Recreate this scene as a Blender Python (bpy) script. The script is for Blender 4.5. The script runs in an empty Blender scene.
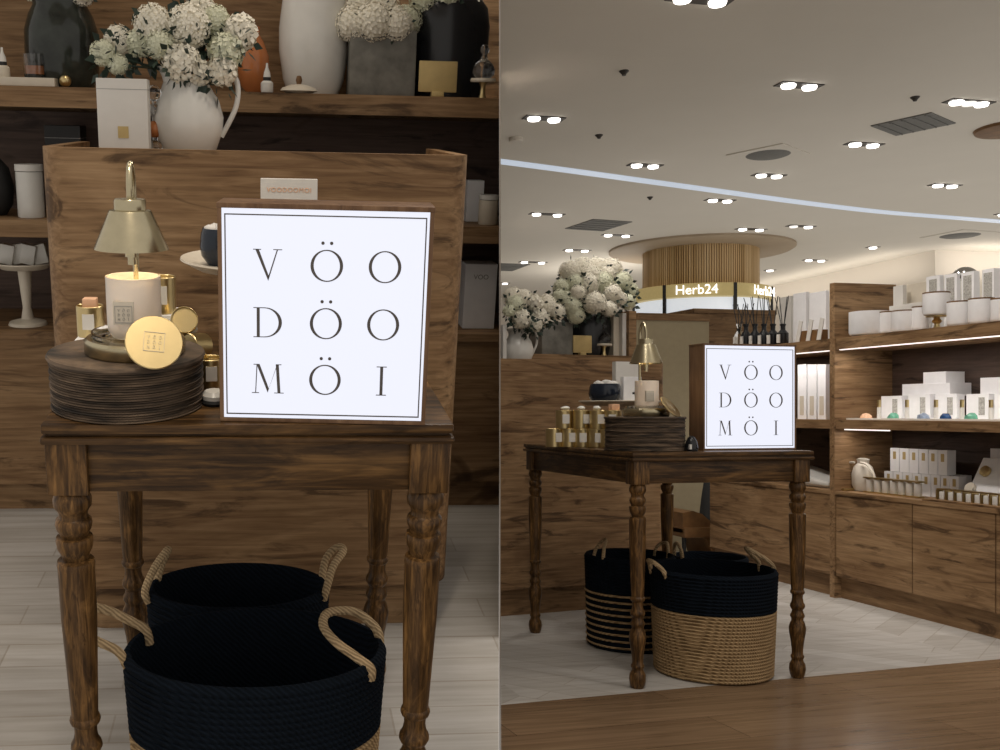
import bpy, bmesh, math, random
import numpy as np
from mathutils import Vector, Matrix
PI = math.pi
random.seed(7)
C = bpy.context.scene.collection
# ------------------------------------------------------------------ camera frame and the two display areas
P, F, H, BT = 350.0, 1000.0, 0.877, math.atan(0.22)
def rodr(a):
    th = np.linalg.norm(a); k = a/th
    K = np.array([[0,-k[2],k[1]],[k[2],0,-k[0]],[-k[1],k[0],0]])
    return np.eye(3)+math.sin(th)*K+(1-math.cos(th))*K@K
RA = rodr(np.array([.2858,.01161,.08121])); TA = np.array([-.15543,1.56017,-.73005])
cb, sb = math.cos(BT), math.sin(BT)
WB = np.array([[cb,sb,0],[-sb,cb,0],[0,0,1.]])
def _ray(px,py): return np.array([(px-P)/F,1,(412-py)/F])
def A(px,py,ax,val):
    d = RA.T@_ray(px,py); o = -RA.T@TA; k = (val-o[ax])/d[ax]; return Vector(o+k*d)
def B(px,py,ax,val):
    d = WB@_ray(px,py); o = np.array([0,0,H]); k = (val-o[ax])/d[ax]; return Vector(o+k*d)
MA = Matrix(((WB@RA).tolist())).to_4x4(); MA.translation = Vector(WB@TA)+Vector((0,0,H-.0065))
# the dividing wall's plane (seen edge on): normal in world / in the close-up area's frame
NB = Vector(WB@np.array([1,-.15,0])).normalized(); OB = Vector((0,0,H))
MAI = MA.inverted()
NA = (MAI.to_3x3()@NB).normalized(); OA = MAI@OB
# ------------------------------------------------------------------ materials
def nt(name):
    m = bpy.data.materials.new(name); m.use_nodes = True
    t = m.node_tree; return m, t, t.nodes['Principled BSDF']
def ramp(t, stops):
    r = t.nodes.new('ShaderNodeValToRGB'); e = r.color_ramp.elements
    while len(e) < len(stops): e.new(0.5)
    for i,(p,c) in enumerate(stops): e[i].position = p; e[i].color = (*c,1)
    return r
def coords(t, scale, rot=(0,0,0)):
    tc = t.nodes.new('ShaderNodeTexCoord'); mp = t.nodes.new('ShaderNodeMapping')
    t.links.new(tc.outputs['Object'], mp.inputs['Vector'])
    mp.inputs['Scale'].default_value = scale; mp.inputs['Rotation'].default_value = rot
    return mp.outputs['Vector']
def noise(t, vec, sc, det=4, dist=0, rough=.6):
    n = t.nodes.new('ShaderNodeTexNoise'); t.links.new(vec, n.inputs['Vector'])
    n.inputs['Scale'].default_value = sc; n.inputs['Detail'].default_value = det
    n.inputs['Distortion'].default_value = dist; n.inputs['Roughness'].default_value = rough
    return n
def mixc(t, f, a, b, mode='MIX'):
    m = t.nodes.new('ShaderNodeMix'); m.data_type = 'RGBA'; m.blend_type = mode
    for s,v in ((m.inputs[0],f),(m.inputs[6],a),(m.inputs[7],b)):
        if isinstance(v,(int,float)): s.default_value = v
        elif isinstance(v,tuple): s.default_value = (*v,1)
        else: t.links.new(v,s)
    return m.outputs[2]
def bump(t, bs, h, strength=.3, dist=.002):
    b = t.nodes.new('ShaderNodeBump'); b.inputs['Strength'].default_value = strength; b.inputs['Distance'].default_value = dist
    t.links.new(h, b.inputs['Height']); t.links.new(b.outputs[0], bs.inputs['Normal'])
def plain(name, col, rough=.5, metal=0, var=.08, nscale=30, trans=0, bmp=0, emit=None, es=0, alpha=1, ior=1.45, spec=.5):
    m,t,b = nt(name)
    n = noise(t, coords(t,(1,1,1)), nscale, 3)
    r = ramp(t, [(.3,tuple(c*(1-var) for c in col)),(.7,tuple(min(1,c*(1+var)) for c in col))])
    t.links.new(n.outputs[0], r.inputs[0]); t.links.new(r.outputs[0], b.inputs['Base Color'])
    b.inputs['Roughness'].default_value = rough; b.inputs['Metallic'].default_value = metal
    b.inputs['Transmission Weight'].default_value = trans; b.inputs['IOR'].default_value = ior
    b.inputs['Specular IOR Level'].default_value = spec
    if bmp: bump(t,b,n.outputs[0],bmp)
    if emit: b.inputs['Emission Color'].default_value = (*emit,1); b.inputs['Emission Strength'].default_value = es
    return m
def wood(name, dark, mid, light, axis=0, fine=85, rough=.55, crack=.8, low=1.6, bmp=.25):
    m,t,b = nt(name)
    s = [fine]*3; s[axis] = fine*.055
    v = coords(t, tuple(s)); w = [low*3.2]*3; w[axis] = low*.8
    v2 = coords(t, tuple(w))
    n1 = noise(t, v, 1.0, 6, .6); n2 = noise(t, v2, 1.0, 4, 1.4); k3 = [13*low/1.6]*3; k3[axis] = 2.2*low/1.6
    n3 = noise(t, coords(t,tuple(k3)), 1, 8, 1.6, .62)
    r1 = ramp(t, [(.27,dark),(.5,mid),(.75,light)]); t.links.new(n1.outputs[0], r1.inputs[0])
    r2 = ramp(t, [(.36,tuple(c*1.6 for c in dark)),(.52,mid),(.66,light)]); t.links.new(n2.outputs[0], r2.inputs[0])
    c = mixc(t, .38, r1.outputs[0], r2.outputs[0])
    r3 = ramp(t, [(0,(0,0,0)),(.36,(.0,.0,.0)),(.46,(1,1,1))]); t.links.new(n3.outputs[0], r3.inputs[0])
    inv = t.nodes.new('ShaderNodeMath'); inv.operation='MULTIPLY_ADD'; t.links.new(r3.outputs[0], inv.inputs[0]); inv.inputs[1].default_value=-crack; inv.inputs[2].default_value=crack
    c2 = mixc(t, inv.outputs[0], c, tuple(x*.6 for x in dark))
    kn = noise(t, coords(t,tuple(4.5*low/1.6 if q!=axis else 2.6*low/1.6 for q in range(3))), 1, 3, .8); kr = ramp(t,[(.66,(1,1,1)),(.72,(.38,.34,.3))]); t.links.new(kn.outputs[0],kr.inputs[0])
    c2 = mixc(t,1.0,c2,kr.outputs[0],'MULTIPLY')
    t.links.new(c2, b.inputs['Base Color']); b.inputs['Roughness'].default_value = rough; b.inputs['Specular IOR Level'].default_value = .22
    bump(t,b,n1.outputs[0],bmp,.0015)
    return m
M = {}
OAK = ((.085,.044,.020),(.25,.150,.074),(.42,.275,.150))
M['oak'] = wood('rustic oak', *OAK, axis=0)
M['oak_y'] = wood('rustic oak along the aisle', *OAK, axis=1)
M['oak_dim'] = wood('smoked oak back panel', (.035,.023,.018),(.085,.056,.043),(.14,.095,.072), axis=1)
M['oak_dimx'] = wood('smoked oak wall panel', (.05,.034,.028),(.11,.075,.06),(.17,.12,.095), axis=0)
TW = ((.010,.005,.0025),(.070,.036,.013),(.26,.14,.05))
M['tw_x'] = wood('dark worn table wood', *TW, axis=0, fine=130, rough=.38, low=4, crack=.5)
M['tw_y'] = wood('dark worn table wood side', *TW, axis=1, fine=130, rough=.38, low=4, crack=.5)
M['tw_z'] = wood('dark worn leg wood', (.010,.005,.0025),(.09,.046,.016),(.36,.19,.065), axis=2, fine=170, rough=.34, low=9, crack=.5, bmp=.08)
M['case'] = wood('walnut case', (.06,.03,.015),(.16,.09,.05),(.26,.16,.09), axis=2, fine=70, rough=.45, crack=.3)
M['brass'] = plain('brushed brass', (.52,.46,.31), .25, 1, .06, 60)
M['chrome'] = plain('polished silver', (.6,.6,.6), .12, 1, .03)
M['gold'] = plain('polished gold', (.62,.49,.25), .33, 1, .05, 40)
M['goldcard'] = plain('matt gold card', (.52,.39,.17), .5, .3)
M['white'] = plain('white card', (.66,.64,.60), .55, var=.03)
M['whitebox'] = plain('white carton', (.86,.86,.87), .5, var=.03)
M['shade'] = plain('soft grey lettering', (.30,.29,.28), .6)
M['cream'] = plain('cream ceramic', (.62,.56,.46), .35, var=.04)
M['ceramic'] = plain('white glazed ceramic', (.68,.67,.63), .22, var=.05, nscale=12)
M['frost'] = plain('frosted white glass', (.93,.86,.78), .35, var=.02, trans=.3)
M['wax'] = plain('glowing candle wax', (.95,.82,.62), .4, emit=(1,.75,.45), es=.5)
M['bulb'] = plain('warm bulb', (1,.9,.7), .4, emit=(1,.8,.5), es=22)
M['black'] = plain('black gloss', (.012,.013,.015), .25)
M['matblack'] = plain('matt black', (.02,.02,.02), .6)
M['navybowl'] = plain('dark navy glaze', (.012,.018,.03), .15)
M['pebble'] = plain('pale pebble', (.62,.60,.57), .5, var=.1)
M['glass'] = plain('clear glass', (.9,.9,.9), .03, trans=1)
M['darkglass'] = plain('smoky dark glass', (.02,.024,.02), .12, var=.6, nscale=14)
M['concrete'] = plain('grey ribbed stone', (.17,.165,.145), .8, var=.3, nscale=18, bmp=.3)
M['stone'] = plain('lace stone pattern', (.42,.41,.38), .6, var=.4, nscale=160)
M['peach'] = plain('peach stone', (.75,.45,.28), .5, var=.15)
M['orange'] = plain('orange glass', (.42,.15,.05), .2)
M['green'] = plain('green crystal', (.13,.36,.25), .25, var=.4)
M['blue'] = plain('blue crystal', (.02,.06,.16), .2, var=.5)
M['slate'] = plain('blue grey crystal', (.2,.25,.33), .3, var=.4)
M['petal'] = plain('ivory petals', (.84,.80,.68), .6, var=.12, nscale=25)
M['petal2'] = plain('greenish petals', (.72,.73,.56), .6, var=.12, nscale=25)
M['leaf'] = plain('dark eucalyptus leaves', (.018,.035,.024), .5, var=.5, nscale=20)
M['cloth'] = plain('cream cotton', (.62,.57,.49), .9, var=.05)
M['khaki'] = plain('khaki panel', (.40,.34,.22), .7, var=.04)
M['leather'] = plain('tan leather', (.17,.085,.03), .5, var=.3, nscale=12)
M['ceil'] = plain('warm white ceiling paint', (.68,.645,.575), .9, var=.015, nscale=2)
M['wallw'] = plain('white wall paint', (.82,.77,.70), .9, var=.01, nscale=2)
M['vent'] = plain('grey vent', (.16,.16,.15), .7)
M['frame'] = plain('dark lamp recess', (.04,.035,.03), .5)
M['lamp'] = plain('lit downlight', (1,1,1), .4, emit=(1,.95,.88), es=5)
M['lampdim'] = plain('dim downlight', (1,1,1), .4, emit=(1,.95,.88), es=.8)
M['strip'] = plain('cool light strip', (.3,.3,.3), .4, emit=(.60,.70,.84), es=.62)
M['led'] = plain('shelf light strip', (1,1,1), .4, emit=(1,.9,.85), es=1.3)
M['divider'] = plain('divider paint', (.25,.22,.19), .8)
M['panelglow'] = plain('backlit sign sheet', (.1,.1,.1), .6, var=0, emit=(.83,.85,.96), es=1.0, spec=.2)
M['ink'] = plain('dark grey ink', (.11,.10,.095), .6, spec=.1)
M['signband'] = plain('olive gold fascia', (.30,.24,.10), .5, emit=(.5,.38,.16), es=.42)
M['letterlit'] = plain('lit sign letters', (1,1,1), .5, emit=(1,.98,.95), es=1.3)
M['screen'] = plain('bright display', (.5,.5,.5), .4, emit=(.75,.8,.85), es=.65)
def slat_mat():
    m,t,b = nt('gold vertical slats'); v = coords(t,(1,1,.02)); n = noise(t,v,9,2)
    r = ramp(t,[(.35,(.42,.27,.11)),(.5,(.62,.43,.21)),(.7,(.8,.62,.36))]); t.links.new(n.outputs[0],r.inputs[0]); t.links.new(r.outputs[0],b.inputs['Base Color'])
    b.inputs['Roughness'].default_value=.4; return m
M['slat'] = slat_mat(); M['ringtone'] = plain('tan ring soffit', (.38,.30,.21), .6, var=.05, nscale=2)
def rope_mat(name, a, c, sc=(1,1,1), freq=160):
    m,t,b = nt(name); v = coords(t,sc); n = noise(t,v,30,4); w = t.nodes.new('ShaderNodeTexWave'); w.wave_type='BANDS'; w.bands_direction='DIAGONAL'
    t.links.new(v,w.inputs[0]); w.inputs['Scale'].default_value=freq; w.inputs['Distortion'].default_value=3; w.inputs['Detail'].default_value=2
    r = ramp(t,[(.1,a),(.9,c)]); mm = t.nodes.new('ShaderNodeMath'); mm.operation='MULTIPLY_ADD'; t.links.new(w.outputs[1],mm.inputs[0]); mm.inputs[1].default_value=.55; 
    k = t.nodes.new('ShaderNodeMath'); k.operation='MULTIPLY'; t.links.new(n.outputs[0],k.inputs[0]); k.inputs[1].default_value=.5; t.links.new(k.outputs[0],mm.inputs[2])
    t.links.new(mm.outputs[0],r.inputs[0]); t.links.new(r.outputs[0],b.inputs['Base Color']); b.inputs['Roughness'].default_value=.95; b.inputs['Specular IOR Level'].default_value=.08; bump(t,b,w.outputs[1],.5,.003); return m
M['jute'] = rope_mat('natural jute', (.14,.085,.04),(.50,.35,.19),freq=55)
M['navy'] = rope_mat('navy cotton rope', (.003,.0045,.0065),(.007,.011,.018),freq=55)
M['handle'] = rope_mat('jute wrapped handle', (.22,.15,.08),(.60,.44,.26),freq=70)
def riser_mat():
    m,t,b = nt('layered dark bark wood'); v = coords(t,(9,9,90)); n = noise(t,v,1,6,.5); n2 = noise(t,coords(t,(60,60,60)),1,3)
    r = ramp(t,[(.36,(.012,.009,.006)),(.5,(.075,.05,.031)),(.66,(.18,.125,.08))]); t.links.new(n.outputs[0],r.inputs[0]); t.links.new(r.outputs[0],b.inputs['Base Color'])
    b.inputs['Roughness'].default_value=.8; bump(t,b,n2.outputs[0],.4,.002); return m
M['riser'] = riser_mat()
def tile_mat(name, rot=0):
    m,t,b = nt(name); v = coords(t,(1,1,1),(0,0,rot))
    br = t.nodes.new('ShaderNodeTexBrick'); t.links.new(v,br.inputs['Vector'])
    br.inputs['Color1'].default_value=(.49,.475,.45,1); br.inputs['Color2'].default_value=(.41,.39,.36,1); br.inputs['Mortar'].default_value=(.36,.33,.29,1)
    br.inputs['Scale'].default_value=1; br.inputs['Brick Width'].default_value=.55; br.inputs['Row Height'].default_value=.095; br.inputs['Mortar Size'].default_value=.0022; br.inputs['Bias'].default_value=0
    n = noise(t,coords(t,(3,45,1),(0,0,rot)),1,5); r = ramp(t,[(.35,(.84,.82,.79)),(.65,(1.05,1.05,1.05))]); t.links.new(n.outputs[0],r.inputs[0])
    c = mixc(t,1.0,br.outputs[0],r.outputs[0],'MULTIPLY'); t.links.new(c,b.inputs['Base Color']); b.inputs['Roughness'].default_value=.5; return m
M['tile'] = tile_mat('pale wood plank tiles')
def herring():
    m,t,b = nt('pale herringbone planks')
    v1 = coords(t,(1,1,1)); 
    def br(rot):
        k = t.nodes.new('ShaderNodeTexBrick'); t.links.new(coords(t,(1,1,1),(0,0,rot)),k.inputs['Vector'])
        k.inputs['Color1'].default_value=(.49,.475,.45,1); k.inputs['Color2'].default_value=(.39,.37,.34,1); k.inputs['Mortar'].default_value=(.33,.3,.26,1)
        k.inputs['Scale'].default_value=1; k.inputs['Brick Width'].default_value=.9; k.inputs['Row Height'].default_value=.10; k.inputs['Mortar Size'].default_value=.002
        n = noise(t,coords(t,(3,45,1),(0,0,rot)),1,5); r = ramp(t,[(.35,(.82,.80,.77)),(.65,(1.06,1.06,1.06))]); t.links.new(n.outputs[0],r.inputs[0])
        return mixc(t,1.0,k.outputs[0],r.outputs[0],'MULTIPLY')
    w = t.nodes.new('ShaderNodeTexChecker'); t.links.new(coords(t,(1.7,.001,1)),w.inputs[0]); w.inputs['Scale'].default_value=1
    c = mixc(t,w.outputs['Fac'],br(.85),br(-.65)); t.links.new(c,b.inputs['Base Color']); b.inputs['Roughness'].default_value=.45; return m
M['herring'] = herring()
def floorwood():
    m,t,b = nt('brown wood floor'); rot=-.07
    k = t.nodes.new('ShaderNodeTexBrick'); t.links.new(coords(t,(1,1,1),(0,0,rot)),k.inputs['Vector'])
    k.inputs['Color1'].default_value=(.225,.15,.09,1); k.inputs['Color2'].default_value=(.17,.11,.065,1); k.inputs['Mortar'].default_value=(.09,.055,.03,1)
    k.inputs['Scale'].default_value=1; k.inputs['Brick Width'].default_value=1.2; k.inputs['Row Height'].default_value=.19; k.inputs['Mortar Size'].default_value=.0012
    n = noise(t,coords(t,(2.2,38,1),(0,0,rot)),1,7,1.2); r = ramp(t,[(.3,(.72,.68,.62)),(.65,(1.15,1.15,1.15))]); t.links.new(n.outputs[0],r.inputs[0])
    c = mixc(t,1.0,k.outputs[0],r.outputs[0],'MULTIPLY'); t.links.new(c,b.inputs['Base Color']); b.inputs['Roughness'].default_value=.2; return m
M['woodfloor'] = floorwood()
# ------------------------------------------------------------------ mesh helpers
def nb(): return bmesh.new()
def box(bm,x0,x1,y0,y1,z0,z1,bev=0,rz=0):
    r = bmesh.ops.create_cube(bm,size=1)['verts']
    c = Vector(((x0+x1)/2,(y0+y1)/2,(z0+z1)/2)); s = Vector((abs(x1-x0),abs(y1-y0),abs(z1-z0)))
    for v in r: v.co = Matrix.Rotation(rz,3,'Z')@Vector((v.co.x*s.x,v.co.y*s.y,v.co.z*s.z))+c
    if bev:
        es = list({e for v in r for e in v.link_edges})
        bmesh.ops.bevel(bm,geom=es,offset=bev,segments=2,affect='EDGES',profile=.6)
    return bm
def lathe(bm,prof,cx=0,cy=0,seg=32,sx=1,sy=1,caps=True,z0=0):
    rings=[]
    for r,z in prof:
        rings.append([bm.verts.new((cx+r*sx*math.cos(2*PI*i/seg),cy+r*sy*math.sin(2*PI*i/seg),z+z0)) for i in range(seg)])
    for a,b in zip(rings,rings[1:]):
        for i in range(seg):
            j=(i+1)%seg; bm.faces.new((a[i],a[j],b[j],b[i]))
    if caps:
        if prof[0][0]>1e-5: bm.faces.new(rings[0][::-1])
        if prof[-1][0]>1e-5: bm.faces.new(rings[-1])
    return bm
def tube(bm,pts,rad,seg=8,closed=False):
    pts=[Vector(p) for p in pts]; n=len(pts); rings=[]
    if not isinstance(rad,(list,tuple)): rad=[rad]*n
    up=None
    for i,p in enumerate(pts):
        d=((pts[(i+1)%n] if closed or i<n-1 else p)-(pts[i-1] if closed or i>0 else p)).normalized()
        if up is None: up=d.orthogonal().normalized()
        up=(up-d*up.dot(d)).normalized(); s=d.cross(up)
        rings.append([bm.verts.new(p+(up*math.cos(2*PI*k/seg)+s*math.sin(2*PI*k/seg))*rad[i]) for k in range(seg)])
    m=n if closed else n-1
    for i in range(m):
        a,b=rings[i],rings[(i+1)%n]
        for k in range(seg): bm.faces.new((a[k],a[(k+1)%seg],b[(k+1)%seg],b[k]))
    if not closed: bm.faces.new(rings[0][::-1]); bm.faces.new(rings[-1])
    return bm
def prism(bm,poly,y0,y1):
    a=[bm.verts.new((x,y0,z)) for x,z in poly]; b=[bm.verts.new((x,y1,z)) for x,z in poly]
    try:
        bm.faces.new(a); bm.faces.new(b[::-1])
    except ValueError: pass
    n=len(poly)
    for i in range(n): bm.faces.new((a[i],b[i],b[(i+1)%n],a[(i+1)%n]))
    return bm
def smooth_curve(pts,n=8):
    pts=[Vector(p) for p in pts]; out=[]
    for i in range(len(pts)-1):
        p0=pts[max(i-1,0)];p1=pts[i];p2=pts[i+1];p3=pts[min(i+2,len(pts)-1)]
        for k in range(n):
            t=k/n; out.append(.5*((2*p1)+(p2-p0)*t+(2*p0-5*p1+4*p2-p3)*t*t+(3*p1-p0-3*p2+p3)*t**3))
    out.append(pts[-1]); return out
SETA = []
INA = False
def obj(name,bm,mat,parent=None,smooth=True,loc=None,rot=None,clip=None,kind=None):
    bmesh.ops.remove_doubles(bm,verts=bm.verts,dist=1e-6)
    if clip and name=='foliage':
        o,n = clip; bmesh.ops.delete(bm,geom=[v for v in bm.verts if (v.co-o).dot(n)>0],context='VERTS')
    elif clip:
        o,n = clip
        bmesh.ops.bisect_plane(bm,geom=bm.verts[:]+bm.edges[:]+bm.faces[:],dist=1e-6,plane_co=o,plane_no=n,clear_outer=True)
        es=[e for e in bm.edges if e.is_boundary]
        if es: bmesh.ops.holes_fill(bm,edges=es,sides=0)
    bmesh.ops.recalc_face_normals(bm,faces=bm.faces)
    me=bpy.data.meshes.new(name); bm.to_mesh(me); bm.free()
    me.materials.append(M[mat])
    o=bpy.data.objects.new(name,me); C.objects.link(o)
    if smooth:
        me.polygons.foreach_set('use_smooth',[True]*len(me.polygons))
        try: me.set_sharp_from_angle(angle=math.radians(38))
        except Exception: pass
    if parent: o.parent=parent
    elif INA: SETA.append(o)
    if loc: o.location=loc
    if rot: o.rotation_euler=rot
    if kind: o['kind']=kind
    return o
def thing(name,label,cat,loc=(0,0,0),rotz=0,group=None):
    o=bpy.data.objects.new(name,None); C.objects.link(o); o.empty_display_size=.05
    o.location=loc; o.rotation_euler=(0,0,rotz); o['label']=label; o['category']=cat
    if group: o['group']=group
    if INA: SETA.append(o)
    return o
def tag(o,label,cat,group=None):
    o['label']=label; o['category']=cat
    if group: o['group']=group
    return o
def dup(root,loc,rotz=None,label=None,group=None,scale=None):
    r=root.copy(); C.objects.link(r); r.location=loc
    if rotz is not None: r.rotation_euler=(root.rotation_euler.x,root.rotation_euler.y,rotz)
    if label: r['label']=label
    if group: r['group']=group
    if scale: r.scale=scale
    for ch in list(root.children):
        c=ch.copy(); C.objects.link(c); c.parent=r
        for g in ch.children:
            d=g.copy(); C.objects.link(d); d.parent=c
    if INA: SETA.append(r)
    return r
# ------------------------------------------------------------------ lettering
def ell(cx,cz,rx,rz,n=40,a0=0,tilt=0):
    return [(cx+rx*math.cos(a)*math.cos(tilt)-rz*math.sin(a)*math.sin(tilt), cz+rx*math.cos(a)*math.sin(tilt)+rz*math.sin(a)*math.cos(tilt)) for a in [a0+2*PI*i/n for i in range(n)]]
def ring(bm,o,i,y0,y1):
    n=len(o)
    vo=[[bm.verts.new((x,y,z)) for x,z in o] for y in (y0,y1)]; vi=[[bm.verts.new((x,y,z)) for x,z in i] for y in (y0,y1)]
    for k in range(n):
        j=(k+1)%n
        bm.faces.new((vo[0][k],vo[0][j],vi[0][j],vi[0][k])); bm.faces.new((vo[1][k],vi[1][k],vi[1][j],vo[1][j]))
        bm.faces.new((vo[0][k],vo[1][k],vo[1][j],vo[0][j])); bm.faces.new((vi[0][k],vi[0][j],vi[1][j],vi[1][k]))
def letter(ch,cx,cz,h,y0,y1):
    """serif capital, drawn in the x-z plane around (cx,cz), cap height h"""
    bm=nb(); X=lambda p:[(cx+x*h,cz+(z-.5)*h) for x,z in p]
    pr=lambda p: prism(bm,X(p),y0,y1)
    if ch in 'OQ' or ch=='U':
        ring(bm,X(ell(0,.5,.53,.52)),X(ell(0,.5,.425,.485,tilt=.08)),y0,y1)
    if ch=='U':
        for s in (-.135,.145): prism(bm,X(ell(s,1.23,.055,.055,16)),y0,y1)
    if ch=='V':
        pr([(-.40,1),(-.29,1),(.04,.12),(.02,-.03)]); pr([(.02,-.03),(.005,.07),(.30,1),(.34,1)])
        pr([(-.47,1),(-.47,.975),(-.21,.975),(-.21,1)]); pr([(.18,1),(.18,.975),(.47,.975),(.47,1)])
    if ch=='D':
        pr([(-.36,0),(-.26,0),(-.26,1),(-.36,1)])
        pr([(-.47,0),(-.47,.025),(-.1,.025),(-.1,0)]); pr([(-.47,1),(-.47,.975),(-.1,.975),(-.1,1)])
        n=20; oc=[(-.1+.57*math.sin(PI*i/n),.5+.5*math.cos(PI*i/n)) for i in range(n+1)]; ic=[(-.1+.46*math.sin(PI*i/n),.5+.472*math.cos(PI*i/n)) for i in range(n+1)]
        for i in range(n): pr([oc[i],oc[i+1],ic[i+1],ic[i]])
    if ch=='M':
        pr([(-.42,0),(-.39,0),(-.34,1),(-.37,1)]); pr([(.33,0),(.43,0),(.37,1),(.27,1)])
        pr([(-.37,1),(-.27,1),(.04,.16),(.0,.02)]); pr([(0,.02),(.02,.1),(.33,1),(.31,1)])
        pr([(-.53,0),(-.53,.022),(-.29,.022),(-.29,0)]); pr([(.22,0),(.22,.022),(.54,.022),(.54,0)])
        pr([(-.47,1),(-.47,.978),(-.3,.978),(-.3,1)]); pr([(.28,1),(.28,.978),(.46,.978),(.46,1)])
    if ch=='I':
        pr([(-.05,0),(.05,0),(.05,1),(-.05,1)]); pr([(-.17,0),(-.17,.025),(.17,.025),(.17,0)]); pr([(-.17,1),(-.17,.975),(.17,.975),(.17,1)])
    return bm
ROWS=('VUO','DUO','MUI')
def logo(parent,w,h,y,mat='ink',border=True,cx=0,z0=0,name='lettering',each=False,dep=.0006):
    """3 x 3 capitals inside a ruled square on a panel w x h whose foot is z0"""
    cols=(-.268,.008,.280); rows=(.735,.472,.208)
    allb=nb()
    for r,row in enumerate(ROWS):
        for c,ch in enumerate(row):
            b=letter(ch,cx+cols[c]*w,z0+rows[r]*h,.138*h,y-dep,y+dep)
            if each: obj('letter',b,mat,parent,False)
            else:
                me=bpy.data.meshes.new('t'); b.to_mesh(me); b.free(); allb.from_mesh(me); bpy.data.meshes.remove(me)
    if border:
        bb=nb() if each else allb
        t=.0058*w if each else .02*w; x0,x1,a,b2=(-.468,.468,.035,.957) if each else (-.5,.5,0,1)
        x0,x1=cx+x0*w,cx+x1*w; za,zb=z0+a*h,z0+b2*h
        for q in ((x0,x1,za,za+t),(x0,x1,zb-t,zb),(x0,x0+t,za,zb),(x1-t,x1,za,zb)): box(bb,q[0],q[1],y-dep,y+dep,q[2],q[3])
        if each: obj('border_line',bb,mat,parent,False)
    if not each: obj(name,allb,mat,parent,False)
    else: allb.free()
def textmesh(s,size,name,mat,parent,loc,rot=(PI/2,0,0),ext=.0004,space=1.0,bold=0):
    cu=bpy.data.curves.new('t','FONT'); cu.body=s; cu.size=size; cu.align_x='CENTER'; cu.align_y='CENTER'; cu.extrude=ext; cu.space_character=space; cu.offset=bold
    o=bpy.data.objects.new('t',cu); me=bpy.data.meshes.new_from_object(o); bpy.data.objects.remove(o)
    me.materials.clear(); me.materials.append(M[mat]); o=bpy.data.objects.new(name,me); C.objects.link(o); o.parent=parent; o.location=loc; o.rotation_euler=rot; return o
# ------------------------------------------------------------------ product makers
LEG=[(.0,.648),(.020,.648),(.0235,.644),(.0268,.634),(.0262,.624),(.0215,.617),(.0198,.612),(.0203,.607),(.0245,.603),(.0258,.597),(.0245,.590),(.020,.582),(.0193,.579),(.025,.577),(.0262,.572),(.0245,.560),(.019,.548),(.0183,.544),(.0255,.541),(.0268,.535),(.026,.529),(.0255,.45),(.0195,.290),(.0215,.288),(.0228,.283),(.0215,.278),(.0172,.274),(.0165,.262),(.0185,.250),(.0225,.243),(.0235,.236),(.0205,.229),(.0165,.224),(.0185,.215),(.022,.208),(.0225,.202),(.019,.196),(.0185,.190),(.023,.180),(.0268,.165),(.0255,.148),(.0205,.120),(.0175,.090),(.0175,.078),(.0205,.074),(.0212,.068),(.018,.062),(.0185,.056),(.0245,.045),(.0262,.030),(.0235,.012),(.018,0)]
def make_table(label,w,d,loc,rz,i=.036):
    t=thing('display_table',label,'table',loc,rz); hw=w/2
    bm=nb(); box(bm,-hw,hw,0,d,.736,.75,.004); box(bm,-hw+.007,hw-.007,.007,d-.007,.731,.737); box(bm,-hw-.002,hw+.002,-.002,d+.002,.721,.732,.005)
    obj('tabletop',bm,'tw_x',t)
    k=.0275
    for nm,a in (('apron',(-hw+i+k,hw-i-k,i-.018,i+.0)),('apron',(-hw+i+k,hw-i-k,d-i,d-i+.018))): obj(nm,box(nb(),*a,.650,.722,.001),'tw_x',t)
    for a in ((-hw+i-.018,-hw+i,i+k,d-i-k),(hw-i,hw-i+.018,i+k,d-i-k)): obj('apron',box(nb(),*a,.650,.722,.001),'tw_y',t)
    bm=nb(); lathe(bm,LEG,0,0,28); box(bm,-k,k,-k,k,.647,.7225,.003)
    l0=obj('leg',bm,'tw_z',t,loc=(-hw+i,i,0))
    for q in ((hw-i,i,0),(-hw+i,d-i,0),(hw-i,d-i,0)):
        c=l0.copy(); C.objects.link(c); c.location=q; c.rotation_euler=(0,0,random.choice((PI/2,PI,-PI/2)))
    return t
def coil(r0,r1,h0,h1,dz,amp,inner=True):
    n=max(2,int(round((h1-h0)/dz))); out=[]; steps=5
    for i in range(n):
        for k in range(steps):
            f=(i+k/steps)/n; out.append((r0+(r1-r0)*f+amp*math.sin(PI*k/steps),h0+(h1-h0)*f))
    out.append((r1,h1)); return out
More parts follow.
